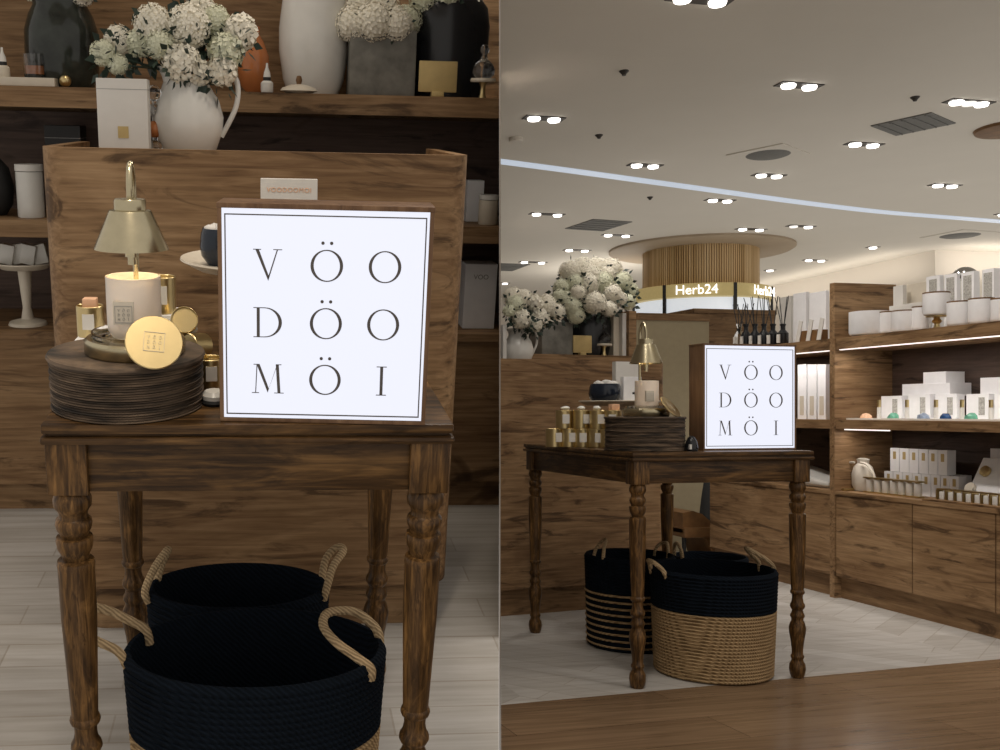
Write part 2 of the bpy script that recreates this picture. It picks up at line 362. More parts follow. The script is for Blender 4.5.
def make_basket(label,loc,rz,r,h,nav,style='plain',sy=1.0,handles=(0,PI),hh=.085,lean=(0,0),hspan=.30,group=None):
    t=thing('rope_basket',label,'basket',loc,rz,group)
    rb=r*.93; zs=h-nav; rs=rb+(r-rb)*zs/h
    pr=[(0,0),(rb*.93,0)]+coil(rb,rs,.004,zs,.011,.004)
    if style=='plain': pr+=[(rs-.008,zs),(rb-.010,.012),(0,.012)]; obj('lower_band',lathe(nb(),pr,0,0,64,1,sy,False),'jute',t)
    else:
        n=9; dz=zs/n
        obj('lower_band',lathe(nb(),[(0,0),(rb*.95,0)]+coil(rb,rs,.004,zs,.0115,.004)+[(rs-.008,zs),(rb-.010,.012),(0,.012)],0,0,64,1,sy,False),'navy',t)
        for i in range(n):
            z=.018+i*dz; rr=rb+(rs-rb)*z/zs+.0035
            tube_pts=[(rr*math.cos(a),rr*sy*math.sin(a),z) for a in [2*PI*k/56 for k in range(56)]]
            obj('jute_stripe',tube(nb(),tube_pts,.0042,6,True),'jute',t)
    pr=coil(rs,r,zs,h,.011,.0038)+[(r-.003,h+.006),(r-.009,h+.006),(r-.012,h),(rs-.012,zs),(rb-.014,.02),(0,.018)]
    obj('upper_band',lathe(nb(),pr,0,0,64,1,sy,False),'navy',t)
    for j,a in enumerate(handles):
        lx=lean[j] if isinstance(lean[0],(int,float)) else 0
        pts=[]
        for k in range(13):
            s=-1+2*k/12; ang=a+s*hspan; up=hh*math.sqrt(max(0,1-s*s)) 
            rr=r-.006+lx*up/hh if hh else r
            pts.append((rr*math.cos(ang),rr*sy*math.sin(ang),h-.012+up))
        obj('handle',tube(nb(),smooth_curve(pts,3),.0072,8),'handle',t)
    return t
def make_riser(label,loc,r=.108,h=.085):
    t=thing('round_riser',label,'display riser',loc)
    pr=[(0,0),(r-.004,0)]
    n=20; dz=(h-.008)/n
    for i in range(n):
        z=i*dz; q=r-.001*((i*7)%3); pr+=[(q-.0022,z+.0004),(q,z+.0012),(q,z+dz-.0012),(q-.0022,z+dz-.0004)]
    obj('layered_body',lathe(nb(),pr+[(r-.003,h-.008),(0,h-.008)],0,0,64,caps=False),'riser',t)
    obj('top_disc',lathe(nb(),[(0,h-.0075),(r+.001,h-.0075),(r+.003,h-.004),(r+.001,h),(0,h)],0,0,64,caps=False),'riser',t)
    return t
def make_lamp(label,loc,rz=0,back=.05,sh=1.0):
    t=thing('candle_warmer_lamp',label,'candle warmer lamp',loc,rz)
    obj('base',lathe(nb(),[(0,0),(.052,0),(.054,.003),(.054,.017),(.051,.0205),(.047,.0205),(.046,.016),(0,.016)],0,0,48,caps=False),'brass',t)
    obj('glass_dish',lathe(nb(),[(.036,.0165),(.044,.0165),(.046,.028),(.044,.028),(.041,.020),(.036,.0195)],0,0,48,caps=False),'glass',t)
    top=.222
    pts=smooth_curve([(.0,back,.02),(.0,back,.10),(.0,back,.19),(0,back*.97,.214),(0,back*.75,.232),(0,back*.5,.2385),(0,back*.22,.232),(0,0.0,.214),(0,0,.195)],6)
    obj('gooseneck',tube(nb(),pts,.0034,12),'brass',t)
    obj('lamp_shade',lathe(nb(),[(0,.196),(.0155,.196),(.0165,.1945),(.0165,.183),(.0215,.182),(.0225,.180),(.039,.134),(.0385,.134),(.0215,.178),(.015,.180),(0,.181)],0,0,56,caps=False),'brass',t)
    obj('socket',lathe(nb(),[(0,.181),(.007,.181),(.007,.124),(.0045,.124),(.0045,.114),(0,.114)],0,0,20,caps=False),'brass',t)
    obj('bulb',lathe(nb(),[(.0072,.153),(.012,.152),(.015,.148),(.015,.143),(.010,.1395),(.0072,.139)],0,0,20,caps=False),'bulb',t)
    return t
def make_candle(label,loc,r=.027,h=.064):
    t=thing('candle_jar',label,'candle',loc)
    obj('jar',lathe(nb(),[(0,0),(r*.55,0),(r*.83,.003),(r*.97,.012),(r,.02),(r,h),(r-.0015,h+.0005),(r-.003,h),(r-.003,.012),(r*.6,.006),(0,.006)],0,0,48,caps=False),'frost',t)
    obj('wax',lathe(nb(),[(0,.008),(r*.6,.008),(r-.0035,.014),(r-.0035,h-.010),(0,h-.010)],0,0,32,caps=False),'wax',t)
    lb=obj('front_label',box(nb(),-r*.62,r*.12,-r-.0012,-r+.006,h*.30,h*.66),'cream',t,False)
    logo(lb,r*.62,r*.62,-r-.0015,'shade',True,-r*.25,h*.33,'lettering',dep=.0004)
    return t
def make_lid(label,loc,rot,r=.027):
    t=thing('gold_cover',label,'candle lid',loc); t.rotation_euler=rot
    bm=lathe(nb(),[(0,-.0022),(r-.001,-.0022),(r,-.001),(r,.001),(r-.001,.0022),(0,.0022)],0,0,48,caps=False)
    bmesh.ops.rotate(bm,cent=(0,0,0),matrix=Matrix.Rotation(PI/2,3,'X'),verts=bm.verts)
    obj('disc',bm,'gold',t); logo(t,r*.72,r*.72,-.0026,'cream',True,0,-r*.36,'engraving',dep=.0003)
    return t
def make_tin(label,loc,rz=0,rot=None,r=.0175,h=.027,group=None):
    t=thing('gold_tin',label,'tin',loc,rz,group)
    if rot: t.rotation_euler=rot
    obj('tin_body',lathe(nb(),[(0,0),(r-.001,0),(r,.001),(r,h-.001),(r-.001,h),(r-.002,h-.001),(r-.002,h-.004),(0,h-.004)],0,0,36,caps=False),'gold',t)
    obj('paper_label',box(nb(),-r*.42,r*.42,-r-.0008,-r+.005,h*.28,h*.78),'white',t,False)
    return t
def make_sign(label,loc,rz,w=.272,h=.283,d=.085):
    t=thing('lightbox_sign',label,'illuminated sign',loc,rz); k=.0055
    bm=nb()
    for a in ((-w/2,w/2,0,k),(-w/2-.001,w/2+.001,h-k,h+.001)): box(bm,a[0],a[1],0,d,a[2],a[3],.0008)
    for a in ((-w/2,-w/2+k),(w/2-k,w/2)): box(bm,a[0],a[1],0,d,k,h-k,.0008)
    box(bm,-w/2+k,w/2-k,d-.005,d,k,h-k)
    obj('case',bm,'case',t)
    p=obj('front_panel',box(nb(),-w/2+k,w/2-k,.002,.006,k,h-k),'panelglow',t,False)
    logo(t,w,h,.0016,'ink',True,0,0,each=True)
    return t
def make_cakestand(label,loc,r=.15,h=.1,z=.0):
    t=thing('cake_stand',label,'cake stand',loc)
    obj('plate',lathe(nb(),[(0,h),(r*.8,h),(r,h+.012),(r+.001,h+.009),(r*.82,h-.006),(.03,h-.010),(0,h-.010)],0,0,56,caps=False),'cream',t)
    obj('foot',lathe(nb(),[(0,0),(.055,0),(.052,.008),(.018,.018),(.012,.05),(.02,h-.012),(0,h-.012)],0,0,32,caps=False),'cream',t)
    return t
def make_bowl(label,loc,r=.035,h=.038):
    t=thing('pebble_bowl',label,'bowl',loc)
    obj('bowl',lathe(nb(),[(0,0),(r*.6,0),(r*.92,h*.25),(r,h*.5),(r*.94,h*.85),(r*.86,h),(r*.8,h),(r*.85,h*.6),(r*.6,h*.3),(0,h*.25)],0,0,36,caps=False),'navybowl',t)
    for i in range(7):
        a=i*2.4; q=r*.45*(0 if i==6 else 1)
        bm=nb(); bmesh.ops.create_icosphere(bm,subdivisions=2,radius=r*.33)
        for v in bm.verts: v.co.z*=.8; v.co*=1+.12*math.sin(9*v.co.x/r+i)
        obj('pebble',bm,'pebble',t,loc=(q*math.cos(a),q*math.sin(a),h*.95+.004*(i==6)))
    return t
def make_carton(label,loc,w,d,h,rz=0,mat='whitebox',mark=None,group=None,cat='box',name='product_box',markmat='goldcard',side=None):
    t=thing(name,label,cat,loc,rz,group)
    obj('carton',box(nb(),-w/2,w/2,-d/2,d/2,0,h,.0012),mat,t,False)
    obj('lid_seam',box(nb(),-w/2-.0004,w/2+.0004,-d/2-.0004,d/2+.0004,h*.86,h*.86+.0012),'shade' if mat!='cream' else 'cream',t,False) if side is None else None
    if mark:
        for (mx,mz,mw,mh) in mark: obj('printed_mark',box(nb(),mx-mw/2,mx+mw/2,-d/2-.0012,-d/2+.002,mz-mh/2,mz+mh/2),markmat,t,False)
    return t
def flower_head(r,dens=150,petal=.24):
    bm=nb(); bmesh.ops.create_icosphere(bm,subdivisions=2,radius=r*.82)
    g=(1+5**.5)/2
    for i in range(dens):
        z=1-2*(i+.5)/dens; a=2*PI*i/g; q=math.sqrt(1-z*z); n=Vector((q*math.cos(a),q*math.sin(a),z))
        c=n*r*(.9+.1*random.random()); u=n.orthogonal().normalized(); v=n.cross(u); a0=random.random()*PI; s=r*petal*(.8+.4*random.random())
        for k in range(4):
            aa=a0+k*PI/2; d=u*math.cos(aa)+v*math.sin(aa); e=u*-math.sin(aa)+v*math.cos(aa)
            lift=n*s*.25*random.random()
            bm.faces.new([bm.verts.new(x) for x in (c,c+d*s*.6+e*s*.42+lift,c+d*s+lift*1.6,c+d*s*.6-e*s*.42+lift)])
    return bm
HEADS={}
def head_mesh(mat,kind):
    k=(mat,kind)
    if k not in HEADS:
        b=flower_head(1.0,170 if kind==0 else 70,.17 if kind==0 else .42); me=bpy.data.meshes.new('flower_head'); b.to_mesh(me); b.free(); me.materials.append(M[mat]); HEADS[k]=me
    return HEADS[k]
def bouquet(label,loc,heads,leafs,lr,name='flower_bouquet',stem=.12,clip=None):
    """heads: (x,y,z,r,mat,kind); leafs: number of leaves inside radius lr"""
    t=thing(name,label,'flowers',loc)
    for (x,y,z,r,mat,kind) in heads:
        o=bpy.data.objects.new('flower_head',head_mesh(mat,kind)); C.objects.link(o); o.parent=t; o.location=(x,y,z); o.scale=(r,r,r); o.rotation_euler=(random.random()*6,random.random()*6,0)
    bm=nb(); mx=sum(h[0] for h in heads)/len(heads); mz=sum(h[2] for h in heads)/len(heads)
    for i in range(leafs):
        h=random.choice(heads); d=Vector((random.gauss(0,1),random.gauss(0,1),random.gauss(-.35,.8))).normalized()
        c=Vector((h[0],h[1],h[2]))*.9+d*(h[3]*.7+lr*.25*random.random()); s=lr*(.10+.08*random.random()); e=d.orthogonal().normalized()
        e=(Matrix.Rotation(random.random()*6,3,d)@e); 
        bm.faces.new([bm.verts.new(q) for q in (c,c+d*s*.5+e*s*.4,c+d*s*1.3,c+d*s*.5-e*s*.4)])
    obj('foliage',bm,'leaf',t,False,clip=clip)
    bm=nb()
    for h in heads: tube(bm,[(h[0]*.1,h[1]*.1,-stem),(h[0]*.3,h[1]*.3,0),(h[0],h[1],h[2])],.0025,5)
    obj('stems',bm,'leaf',t)
    return t
def make_pitcher(label,loc,s=1.0,rz=0):
    t=thing('ceramic_pitcher',label,'pitcher',loc,rz); seg=40; bm=nb()
    prof=[(.0,0),(.040,0),(.052,.012),(.064,.045),(.066,.07),(.058,.10),(.042,.125),(.037,.14),(.044,.158),(.040,.158),(.033,.14),(.054,.10),(.060,.06),(.045,.014),(0,.010)]
    rings=[]
    for r,z in prof:
        rr=[]
        for i in range(seg):
            a=2*PI*i/seg; q=r*(1+.012*math.cos(10*a)); 
            if z>.135: q*=1+.22*max(0,math.cos(a-PI))**6
            rr.append(bm.verts.new((q*math.cos(a)*s,q*math.sin(a)*s,z*s)))
        rings.append(rr)
    for a,b in zip(rings,rings[1:]):
        for i in range(seg): bm.faces.new((a[i],a[(i+1)%seg],b[(i+1)%seg],b[i]))
    obj('body',bm,'ceramic',t)
    obj('handle',tube(nb(),[p*s for p in smooth_curve([(.040,0,.135),(.07,0,.152),(.092,0,.135),(.090,0,.09),(.062,0,.035)],6)],.005*s,10),'ceramic',t)
    return t
def vase(label,loc,prof,mat,sx=1,sy=1,seg=40,name='flower_vase'):
    t=thing(name,label,'vase',loc)
    z=prof[-1][1]; inner=[(r*.93,zz) for r,zz in reversed(prof[1:])]; 
    obj('vessel',lathe(nb(),[(0,0)]+prof+inner+[(0,inner[-1][1]+.01)],0,0,seg,sx,sy,False),mat,t)
    return t
def clip_of(loc=(0,0,0),rz=0,a=False):
    co,no=(OA,NA) if a else (OB,-NB)
    co=co-no*.0025 if not a else co-no*.0025
    m=(Matrix.Translation(loc)@Matrix.Rotation(rz,4,'Z')).inverted()
    return (m@co, m.to_3x3()@no)
def rr_outline(w,d,r,n=8):
    pts=[(-w/2,d)]
    for i in range(n+1): a=PI+PI/2*i/n; pts.append((-w/2+r+r*math.cos(a), r+r*math.sin(a)))
    for i in range(n+1): a=-PI/2+PI/2*i/n; pts.append((w/2-r+r*math.cos(a), r+r*math.sin(a)))
    pts.append((w/2,d)); return pts
def slab(bm,poly,z0,z1):
    a=[bm.verts.new((x,y,z0)) for x,y in poly]; b=[bm.verts.new((x,y,z1)) for x,y in poly]; n=len(poly)
    bm.faces.new(a[::-1]); bm.faces.new(b)
    for i in range(n): bm.faces.new((a[i],a[(i+1)%n],b[(i+1)%n],b[i]))
    return bm
def make_counter(label,w,h,d,loc,rz,a=False,ph=.115,inset=.03,clip=True):
    t=thing('shop_counter',label,'counter',loc,rz); cl=clip_of(loc,rz,a) if clip else None; r=.055; th=.025
    o=rr_outline(w,d,r); i=rr_outline(w-2*th,d,r-.02); i=[(x,y+th if y<d else y) for x,y in i]
    bm=nb()
    for zz in ((ph,h),):
        O=[[bm.verts.new((x,y,z)) for x,y in o] for z in zz]; I=[[bm.verts.new((x,y,z)) for x,y in i] for z in zz]
        for k in range(len(o)-1):
            bm.faces.new((O[0][k],O[0][k+1],O[1][k+1],O[1][k])); bm.faces.new((I[0][k],I[1][k],I[1][k+1],I[0][k+1]))
            bm.faces.new((O[1][k],O[1][k+1],I[1][k+1],I[1][k])); bm.faces.new((O[0][k],I[0][k],I[0][k+1],O[0][k+1]))
    obj('curved_panel',bm,'oak',t,clip=cl)
    obj('counter_top',slab(nb(),[(x,y) for x,y in i],h-.045,h-.02),'oak',t,clip=cl)
    obj('plinth',slab(nb(),[(x*(1-2*inset/w),y+inset) for x,y in o],0,ph-.002),'oak',t,clip=cl)
    return t
# ================================================================== LEFT HALF: the close-up display
INA=True
WA,DA=.557,.61
floorA=obj('floor',slab(nb(),[(-1.4,-.6),(1.2,-.6),(1.2,2.0),(-1.4,2.0)],-.03,0),'tile',clip=clip_of(a=True),kind='structure',smooth=False)
obj('ceiling',box(nb(),-1.4,1.4,-.9,2.0,2.7,2.75),'ceil',clip=clip_of(a=True),kind='structure',smooth=False)  # unseen ceiling, added to block ambient light from above and dim this area
wallA=obj('wall_rear',box(nb(),-1.4,1.4,1.93,1.98,0,2.1),'oak',clip=clip_of(a=True),kind='structure',smooth=False)
make_table('dark worn wooden table with turned legs carrying the large close-up lit sign',WA,DA,(.004,0,0),0,.0305)
make_counter('rounded oak counter panel right behind the close-up table, pitcher of flowers on it',.875,1.082,.46,(.008,.800,0),0,True,clip=False)
un=thing('wall_shelf_unit','long oak wall shelving behind the close-up counter, vases along its top board','shelves',(0,1.55,0))
cl=clip_of((0,1.55,0),0,True)
obj('top_board',box(nb(),-1.3,1.3,0,.375,1.160,1.213),'oak',un,False,clip=cl)
obj('shelf',box(nb(),-1.3,1.3,0,.34,.815,.862),'oak',un,False,clip=cl)
obj('base_cabinet',box(nb(),-1.3,1.3,0,.36,.09,.53),'oak',un,False,clip=cl)
obj('ledge',box(nb(),-1.3,1.3,-.01,.36,.53,.552),'oak',un,False,clip=cl)
obj('plinth',box(nb(),-1.3,1.3,.03,.36,0,.09),'oak',un,False,clip=cl)
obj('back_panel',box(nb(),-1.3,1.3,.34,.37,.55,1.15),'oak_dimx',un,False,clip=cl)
# table top things
st=make_riser('round layered dark wood riser holding the large brass lamp at left',(-.172,.104,.75),.1075,.076)
zt=.8262
pl=A(131,340,1,.115)
lx=pl.x+.008; S=1.0
lamp=make_lamp('large brass cone-shade candle lamp in the left half, standing on round riser',(lx,.100,zt),0,.03)
lamp.scale=(1.30,1.30,1.08)
make_candle('lit frosted white candle glowing under the large left brass lamp',(lx,.102,zt+.020),.0375,.087)
make_lid('polished gold lid leaning on the left lamp base, engraved square of letters',(lx+.036,.014,zt+.0325),(-.60,0.12,.12),.038)
SG=A(325,420,2,.75)
make_sign('large glowing square sign with white face and grey capitals, left half',(.1015,.004,.75),-.075,.279,.291,.08)
tin_g='gold tins behind the large left lamp'
def tinA(px,py,y,label,rot=None,z=None,r=.019,h=.03):
    p=A(px,py,1,y); return make_tin(label,(p.x,y,.75 if z is None else z),0,rot,r,h)
ta=tinA(92,345,.25,'open gold tin with peach block behind left side of the large lamp',r=.022,h=.05,z=.80)
obj('peach_block',box(nb(),-.010,.012,-.012,.01,.04,.062,.002),'peach',ta)
mk=make_carton('stack base of white cartons hidden behind the left riser',(-.2,.33,.75),.16,.12,.05,0); mk['label']='flat white carton behind the left round riser under gold tins'
ta.location=(A(92,345,1,.33).x,.33,.80)
tb=tinA(163,300,.30,'tall upright gold tin beside right edge of the glowing left candle',r=.021,h=.058,z=.845)
mk2=make_carton('small white carton standing behind the gold lid on the close-up table',(A(168,340,1,.31).x,.31,.75),.07,.07,.095,0)
td=tinA(182,320,.27,'gold tin lying tipped on its side, upper one beside left candle',r=.021,h=.045,z=.0)
td.location=(A(184,322,1,.27).x,.27,A(184,322,1,.27).z); td.rotation_euler=(PI/2-.5,-.6,.4)
te=make_tin('gold tin tumbled flat between the gold lid and the large sign',(A(203,342,1,.25).x,.25,A(203,342,1,.25).z),0,(PI/2-.2,.5,-.7),.020,.04)
tf=make_tin('gold tin tumbled lowest right of the leaning gold lid',(A(186,345,1,.22).x,.22,A(186,350,1,.22).z),0,(PI/2+.2,-.4,.5),.019,.036)
p=A(211,372,1,.20); tg=make_tin('upright gold tin with white label between riser and large sign',(p.x,.2,.75),.1,None,.020,.045)
p=A(213,410,1,.10); w=thing('round_sachet','small round white and black disc on close-up table beside sign','small disc',(p.x+.002,.10,.75))
obj('dark_base',lathe(nb(),[(0,0),(.016,0),(.019,.004),(.017,.008),(0,.008)]),'matblack',w); obj('white_top',lathe(nb(),[(0,.008),(.017,.008),(.018,.014),(.013,.02),(0,.021)]),'ceramic',w)
cs=make_cakestand('cream footed plate behind the large sign with dark bowl on it',(A(255,256,1,.43).x+.024,.43,.75),.150,.155)
zc=A(230,258,1,.40).z
cs.children[0].data.transform(Matrix.Translation((0,0,0)))
p=A(214,252,1,.42); print('cake',p,zc)
make_bowl('round dark navy bowl of pale pebbles beside the top left of large sign',(p.x+.012,.42,.75+.155),.036,.062)
cd=thing('name_card','small white card with faint gold lettering above the large sign','card',(A(289,206,1,.36).x,.36,.75+.155))
cz=A(289,179,1,.36).z; obj('card_body',box(nb(),-.046,.046,0,.012,0,cz-.905+.006,.001),'white',cd,False)
textmesh('VOODOOMOI',.0105,'faint_lettering','peach',cd,(0,-.0008,cz-.905-.012),space=1.1)
# baskets
make_basket('navy rope basket nearest the front below the large sign table',(.008,.125,0),0,.205,.34,.135,'plain',.62,(PI*.98,.06),.0,hspan=.1)
nbk=SETA[-1]
for ch in [c for c in nbk.children if c.name.startswith('handle')]: bpy.data.objects.remove(ch)
r=.2
obj('handle',tube(nb(),smooth_curve([(-.198,-.022,.325),(-.212,-.02,.352),(-.25,-.01,.368),(-.285,.015,.385),(-.275,.05,.392),(-.24,.065,.378),(-.20,.055,.362),(-.178,.05,.350),(-.172,.048,.325)],5),.0075,8),'handle',nbk)
obj('handle',tube(nb(),smooth_curve([(.178,-.062,.320),(.176,-.066,.340),(.156,-.050,.350),(.125,-.018,.360),(.108,.02,.368),(.118,.055,.372),(.16,.062,.370),(.190,.038,.358),(.199,.022,.345),(.2,.018,.322)],5),.0075,8),'handle',nbk)
bb=make_basket('navy rope basket at the back under the close-up table',(-.026,.36,0),.0,.162,.331,.135,'striped',.58,(PI,0),.0,hspan=.1)
for ch in [c for c in bb.children if c.name.startswith('handle')]: bpy.data.objects.remove(ch)
obj('handle',tube(nb(),smooth_curve([(-0.157, -0.03, 0.32), (-0.163, -0.03, 0.3412), (-0.148, -0.012, 0.3753), (-0.13, 0.01, 0.3965), (-0.127, 0.03, 0.3922), (-0.14, 0.035, 0.3625), (-0.15, 0.03, 0.3243)],5),.007,8),'handle',bb)
obj('handle',tube(nb(),smooth_curve([(0.153, -0.03, 0.32), (0.158, -0.03, 0.3412), (0.17, -0.012, 0.3753), (0.19, 0.01, 0.3965), (0.18, 0.035, 0.3922), (0.16, 0.04, 0.3668), (0.152, 0.03, 0.3243)],5),.007,8),'handle',bb)
# on the counter
zc=1.062
p=A(121,148,1,1.0)
def wz(pl_,pr_,py,y): a=A(pl_,py,1,y); b=A(pr_,py,1,y); return (a.x+b.x)/2,abs(b.x-a.x),a.z
x,w_,z_=wz(96,147,75,.93)
bx=make_carton('tall white carton with small gold square on the close-up counter',(x,.95,zc),w_,.05,z_-zc,0,'white',[(.0,.31*(z_-zc),.022,.024)])
x,w_,z_=wz(153,222,120,1.02)
pt=make_pitcher('white ceramic pitcher with curved handle standing on close-up counter',(x,1.03,zc),1.18)
hp=[]
def H_(px,py,rpx,y,mat='petal',kind=0):
    q=A(px,py,1,y); e=A(px+rpx,py,1,y); hp.append((q,(e-q).length*1.2,mat,kind))
for a in ((153,22,17,1.02),(188,24,19,1.02),(200,14,17,1.07),(119,38,13,1.03),(103,50,11,1.0,'petal2'),(160,42,13,1.0,'petal2'),(182,60,15,.99,'petal',1),(198,70,11,1.0,'petal',1),(226,48,14,1.02,'petal2',1),(240,30,14,1.04,'petal',1),(222,68,12,1.0,'petal',1),(215,18,13,1.05,'petal2'),(140,40,11,1.02,'petal2',1),(118,62,9,1.0,'petal2')): H_(*a)
base=Vector((x,1.03,zc+.18))
bouquet('big ivory and green bouquet in the close-up white pitcher',base,[((q-base).x,(q-base).y,(q-base).z,r_,m_,k_) for q,r_,m_,k_ in hp],430,.13)
x,w_,z_=wz(147,160,86,1.0)
gl=thing('stacked_glass_orbs','stack of small clear glass orbs between tall carton and pitcher','glass ornament',(x,1.0,zc))
for i,(r_,zz) in enumerate(((.016,.016),(.018,.055),(.014,.095),(.017,.13))):
    obj('orb',lathe(nb(),[(max(1e-4,r_*math.sin(PI*k/12)),zz-r_*math.cos(PI*k/12)) for k in range(13)],caps=False,seg=20),('glass','orange','glass','glass')[i],gl)
obj('stem',lathe(nb(),[(0,0),(.006,0),(.005,.12),(0,.12)],seg=12,caps=False),'glass',gl)
# on the rear top board
zb=1.213; yb=1.68
x,w_,z_=wz(20,96,8,yb)
vase('big smoky dark glass vase of white flowers at top left corner',(x,yb+.03,zb),[(w_*.40,0),(w_*.47,.03),(w_*.5,.09),(w_*.49,.15),(w_*.43,.19),(w_*.36,.215),(w_*.37,.235)],'darkglass')
base=Vector((x,yb+.03,zb+.235)); bouquet('white flowers in the dark vase at the top left corner',base,[(dx,dy,dz,.045,'petal' if i%3 else 'petal2',0) for i,(dx,dy,dz) in enumerate([(-.06,0,.03),(.0,-.04,.025),(.06,-.03,.02),(.02,.03,.06),(-.03,-.02,.08),(.07,.02,.07)])],60,.08)
x,w_,z_=wz(-12,58,80,1.62)
tr=make_carton('flat pale slab lying at left end of the long shelf board',(x,1.625,zb),w_,.10,.022,0,'cream',side=0)
def dropper(label,loc,s=1,body='cream',cap='ceramic'):
    t=thing('dropper_bottle',label,'bottle',loc)
    obj('bottle',lathe(nb(),[(0,0),(.017*s,0),(.018*s,.003*s),(.018*s,.026*s),(.012*s,.032*s),(0,.032*s)],seg=24,caps=False),body,t)
    obj('collar',lathe(nb(),[(0,.031*s),(.011*s,.031*s),(.011*s,.042*s),(0,.042*s)],seg=24,caps=False),'matblack',t)
    obj('dropper_cap',lathe(nb(),[(0,.042*s),(.011*s,.042*s),(.009*s,.055*s),(.004*s,.068*s),(.003*s,.08*s),(0,.081*s)],seg=24,caps=False),cap,t); return t
p=A(4,78,1,1.62); dropper('white dropper bottle at far left end of the shelf slab',(p.x,1.62,zb+.022),.95)
p=A(35,78,1,1.62); t=thing('glass_tumbler','small clear tumbler with amber liquid on the pale slab','glass',(p.x,1.63,zb+.022))
obj('glass_body',lathe(nb(),[(0,0),(.029,0),(.031,.01),(.031,.062),(.028,.062),(.027,.01),(0,.008)],caps=False),'glass',t); obj('amber_liquid',lathe(nb(),[(0,.009),(.026,.010),(.026,.032),(0,.032)],caps=False),'orange',t)
p=A(65,75,1,1.60); t=thing('brass_ornament','tiny brass bead ornament in front of the dark vase','ornament',(p.x,1.60,zb)); obj('bead',lathe(nb(),[(max(1e-4,.016*math.sin(PI*k/12)),.016-.016*math.cos(PI*k/12)) for k in range(13)],caps=False,seg=20),'gold',t)
x,w_,z_=wz(238,268,15,1.72)
vase('round orange glass vase behind right side of the pitcher bouquet',(x,1.74,zb),[(.02,0),(.036,.02),(.045,.06),(.045,.10),(.03,.14),(.018,.16),(.02,.18)],'orange')
p=A(267,85,1,1.6); dropper('white dropper bottle right of the pitcher bouquet on long shelf',(p.x,1.60,zb),.95,'ceramic')
p=A(299,88,1,1.58); t=thing('pebble_dish','low cream dish with a small wooden knob on the shelf','dish',(p.x,1.585,zb))
obj('dish',lathe(nb(),[(0,0),(.035,0),(.052,.006),(.045,.014),(.02,.022),(0,.024)],caps=False),'cream',t); obj('knob',lathe(nb(),[(0,.023),(.006,.023),(.009,.034),(.006,.044),(0,.046)],caps=False,seg=16),'leather',t)
x,w_,z_=wz(279,349,40,1.74)
vase('large smooth white oval vase in the middle of the long shelf',(x,1.76,zb),[(w_*.36,0),(w_*.44,.04),(w_*.5,.12),(w_*.5,.18),(w_*.45,.26),(w_*.36,.32),(w_*.25,.36)],'ceramic')
x,w_,z_=wz(349,415,28,1.70)
t=thing('stone_planter','square grey ribbed stone planter with white hydrangeas, long shelf','planter',(x,1.71,zb))
obj('planter_body',box(nb(),-w_/2,w_/2,-.06,.06,0,z_-zb,.006),'concrete',t)
base=Vector((x,1.71,z_)); bouquet('white hydrangea heads in the grey stone planter, top of left half',base,[(-.085,-.03,.015,.05,'petal',0),(-.03,-.05,.02,.055,'petal',0),(.035,-.04,.015,.05,'petal',0),(.0,.02,.055,.055,'petal',0),(.07,.0,.03,.045,'petal2',0),(-.06,.02,.06,.05,'petal',0)],60,.08,stem=.05)
x,w_,z_=wz(420,520,5,1.76)
vase('large black vase at the right end of the left half shelf',(A(449,50,1,1.76).x,1.77,zb),[(.10,0),(.105,.08),(.108,.2),(.10,.25),(.085,.27)],'black',1.08,.9)
base=Vector((A(449,5,1,1.76).x,1.77,zb+.27)); bouquet('greenish white flowers in the black vase, upper right of left half',base,[(-.07,-.03,.0,.05,'petal2',0),(-.01,-.05,.0,.04,'petal2',1),(.05,-.02,.0,.04,'petal',1),(.0,.03,.04,.05,'petal',0)],90,.09,stem=.12)
def card_holder(label,loc,w,h,rz=0):
    t=thing('gold_card_stand',label,'card stand',loc,rz)
    obj('gold_plate',box(nb(),-w/2,w/2,-.004,.004,.012,.012+h,.003),'goldcard',t); obj('foot_block',box(nb(),-w*.16,w*.16,-.012,.012,0,.014,.002),'goldcard',t); return t
p=A(437,88,1,1.6); q=A(456,88,1,1.6); card_holder('matt gold square plate on small foot, left half shelf',(p.x,1.595,zb),(q.x-p.x)*2,.082)
def cloche(label,loc,s):
    t=thing('glass_flask',label,'glass bottle',loc)
    obj('gold_foot',lathe(nb(),[(0,0),(.012*s,0),(.008*s,.01*s),(.007*s,.03*s),(.012*s,.042*s),(0,.042*s)],seg=24,caps=False),'gold',t)
    obj('cream_tray',lathe(nb(),[(0,.042*s),(.034*s,.042*s),(.036*s,.046*s),(.034*s,.052*s),(0,.052*s)],seg=32,caps=False),'cream',t)
    obj('flask',lathe(nb(),[(0,.053*s),(.02*s,.053*s),(.030*s,.062*s),(.031*s,.075*s),(.024*s,.09*s),(.010*s,.102*s),(.007*s,.115*s),(.012*s,.122*s),(.012*s,.132*s),(.006*s,.14*s),(0,.141*s)],seg=32,caps=False),'glass',t); return t
p=A(484,88,1,1.60); cloche('clear glass flask on gold and cream stand, left half shelf end',(p.x-.004,1.60,zb),1.0)
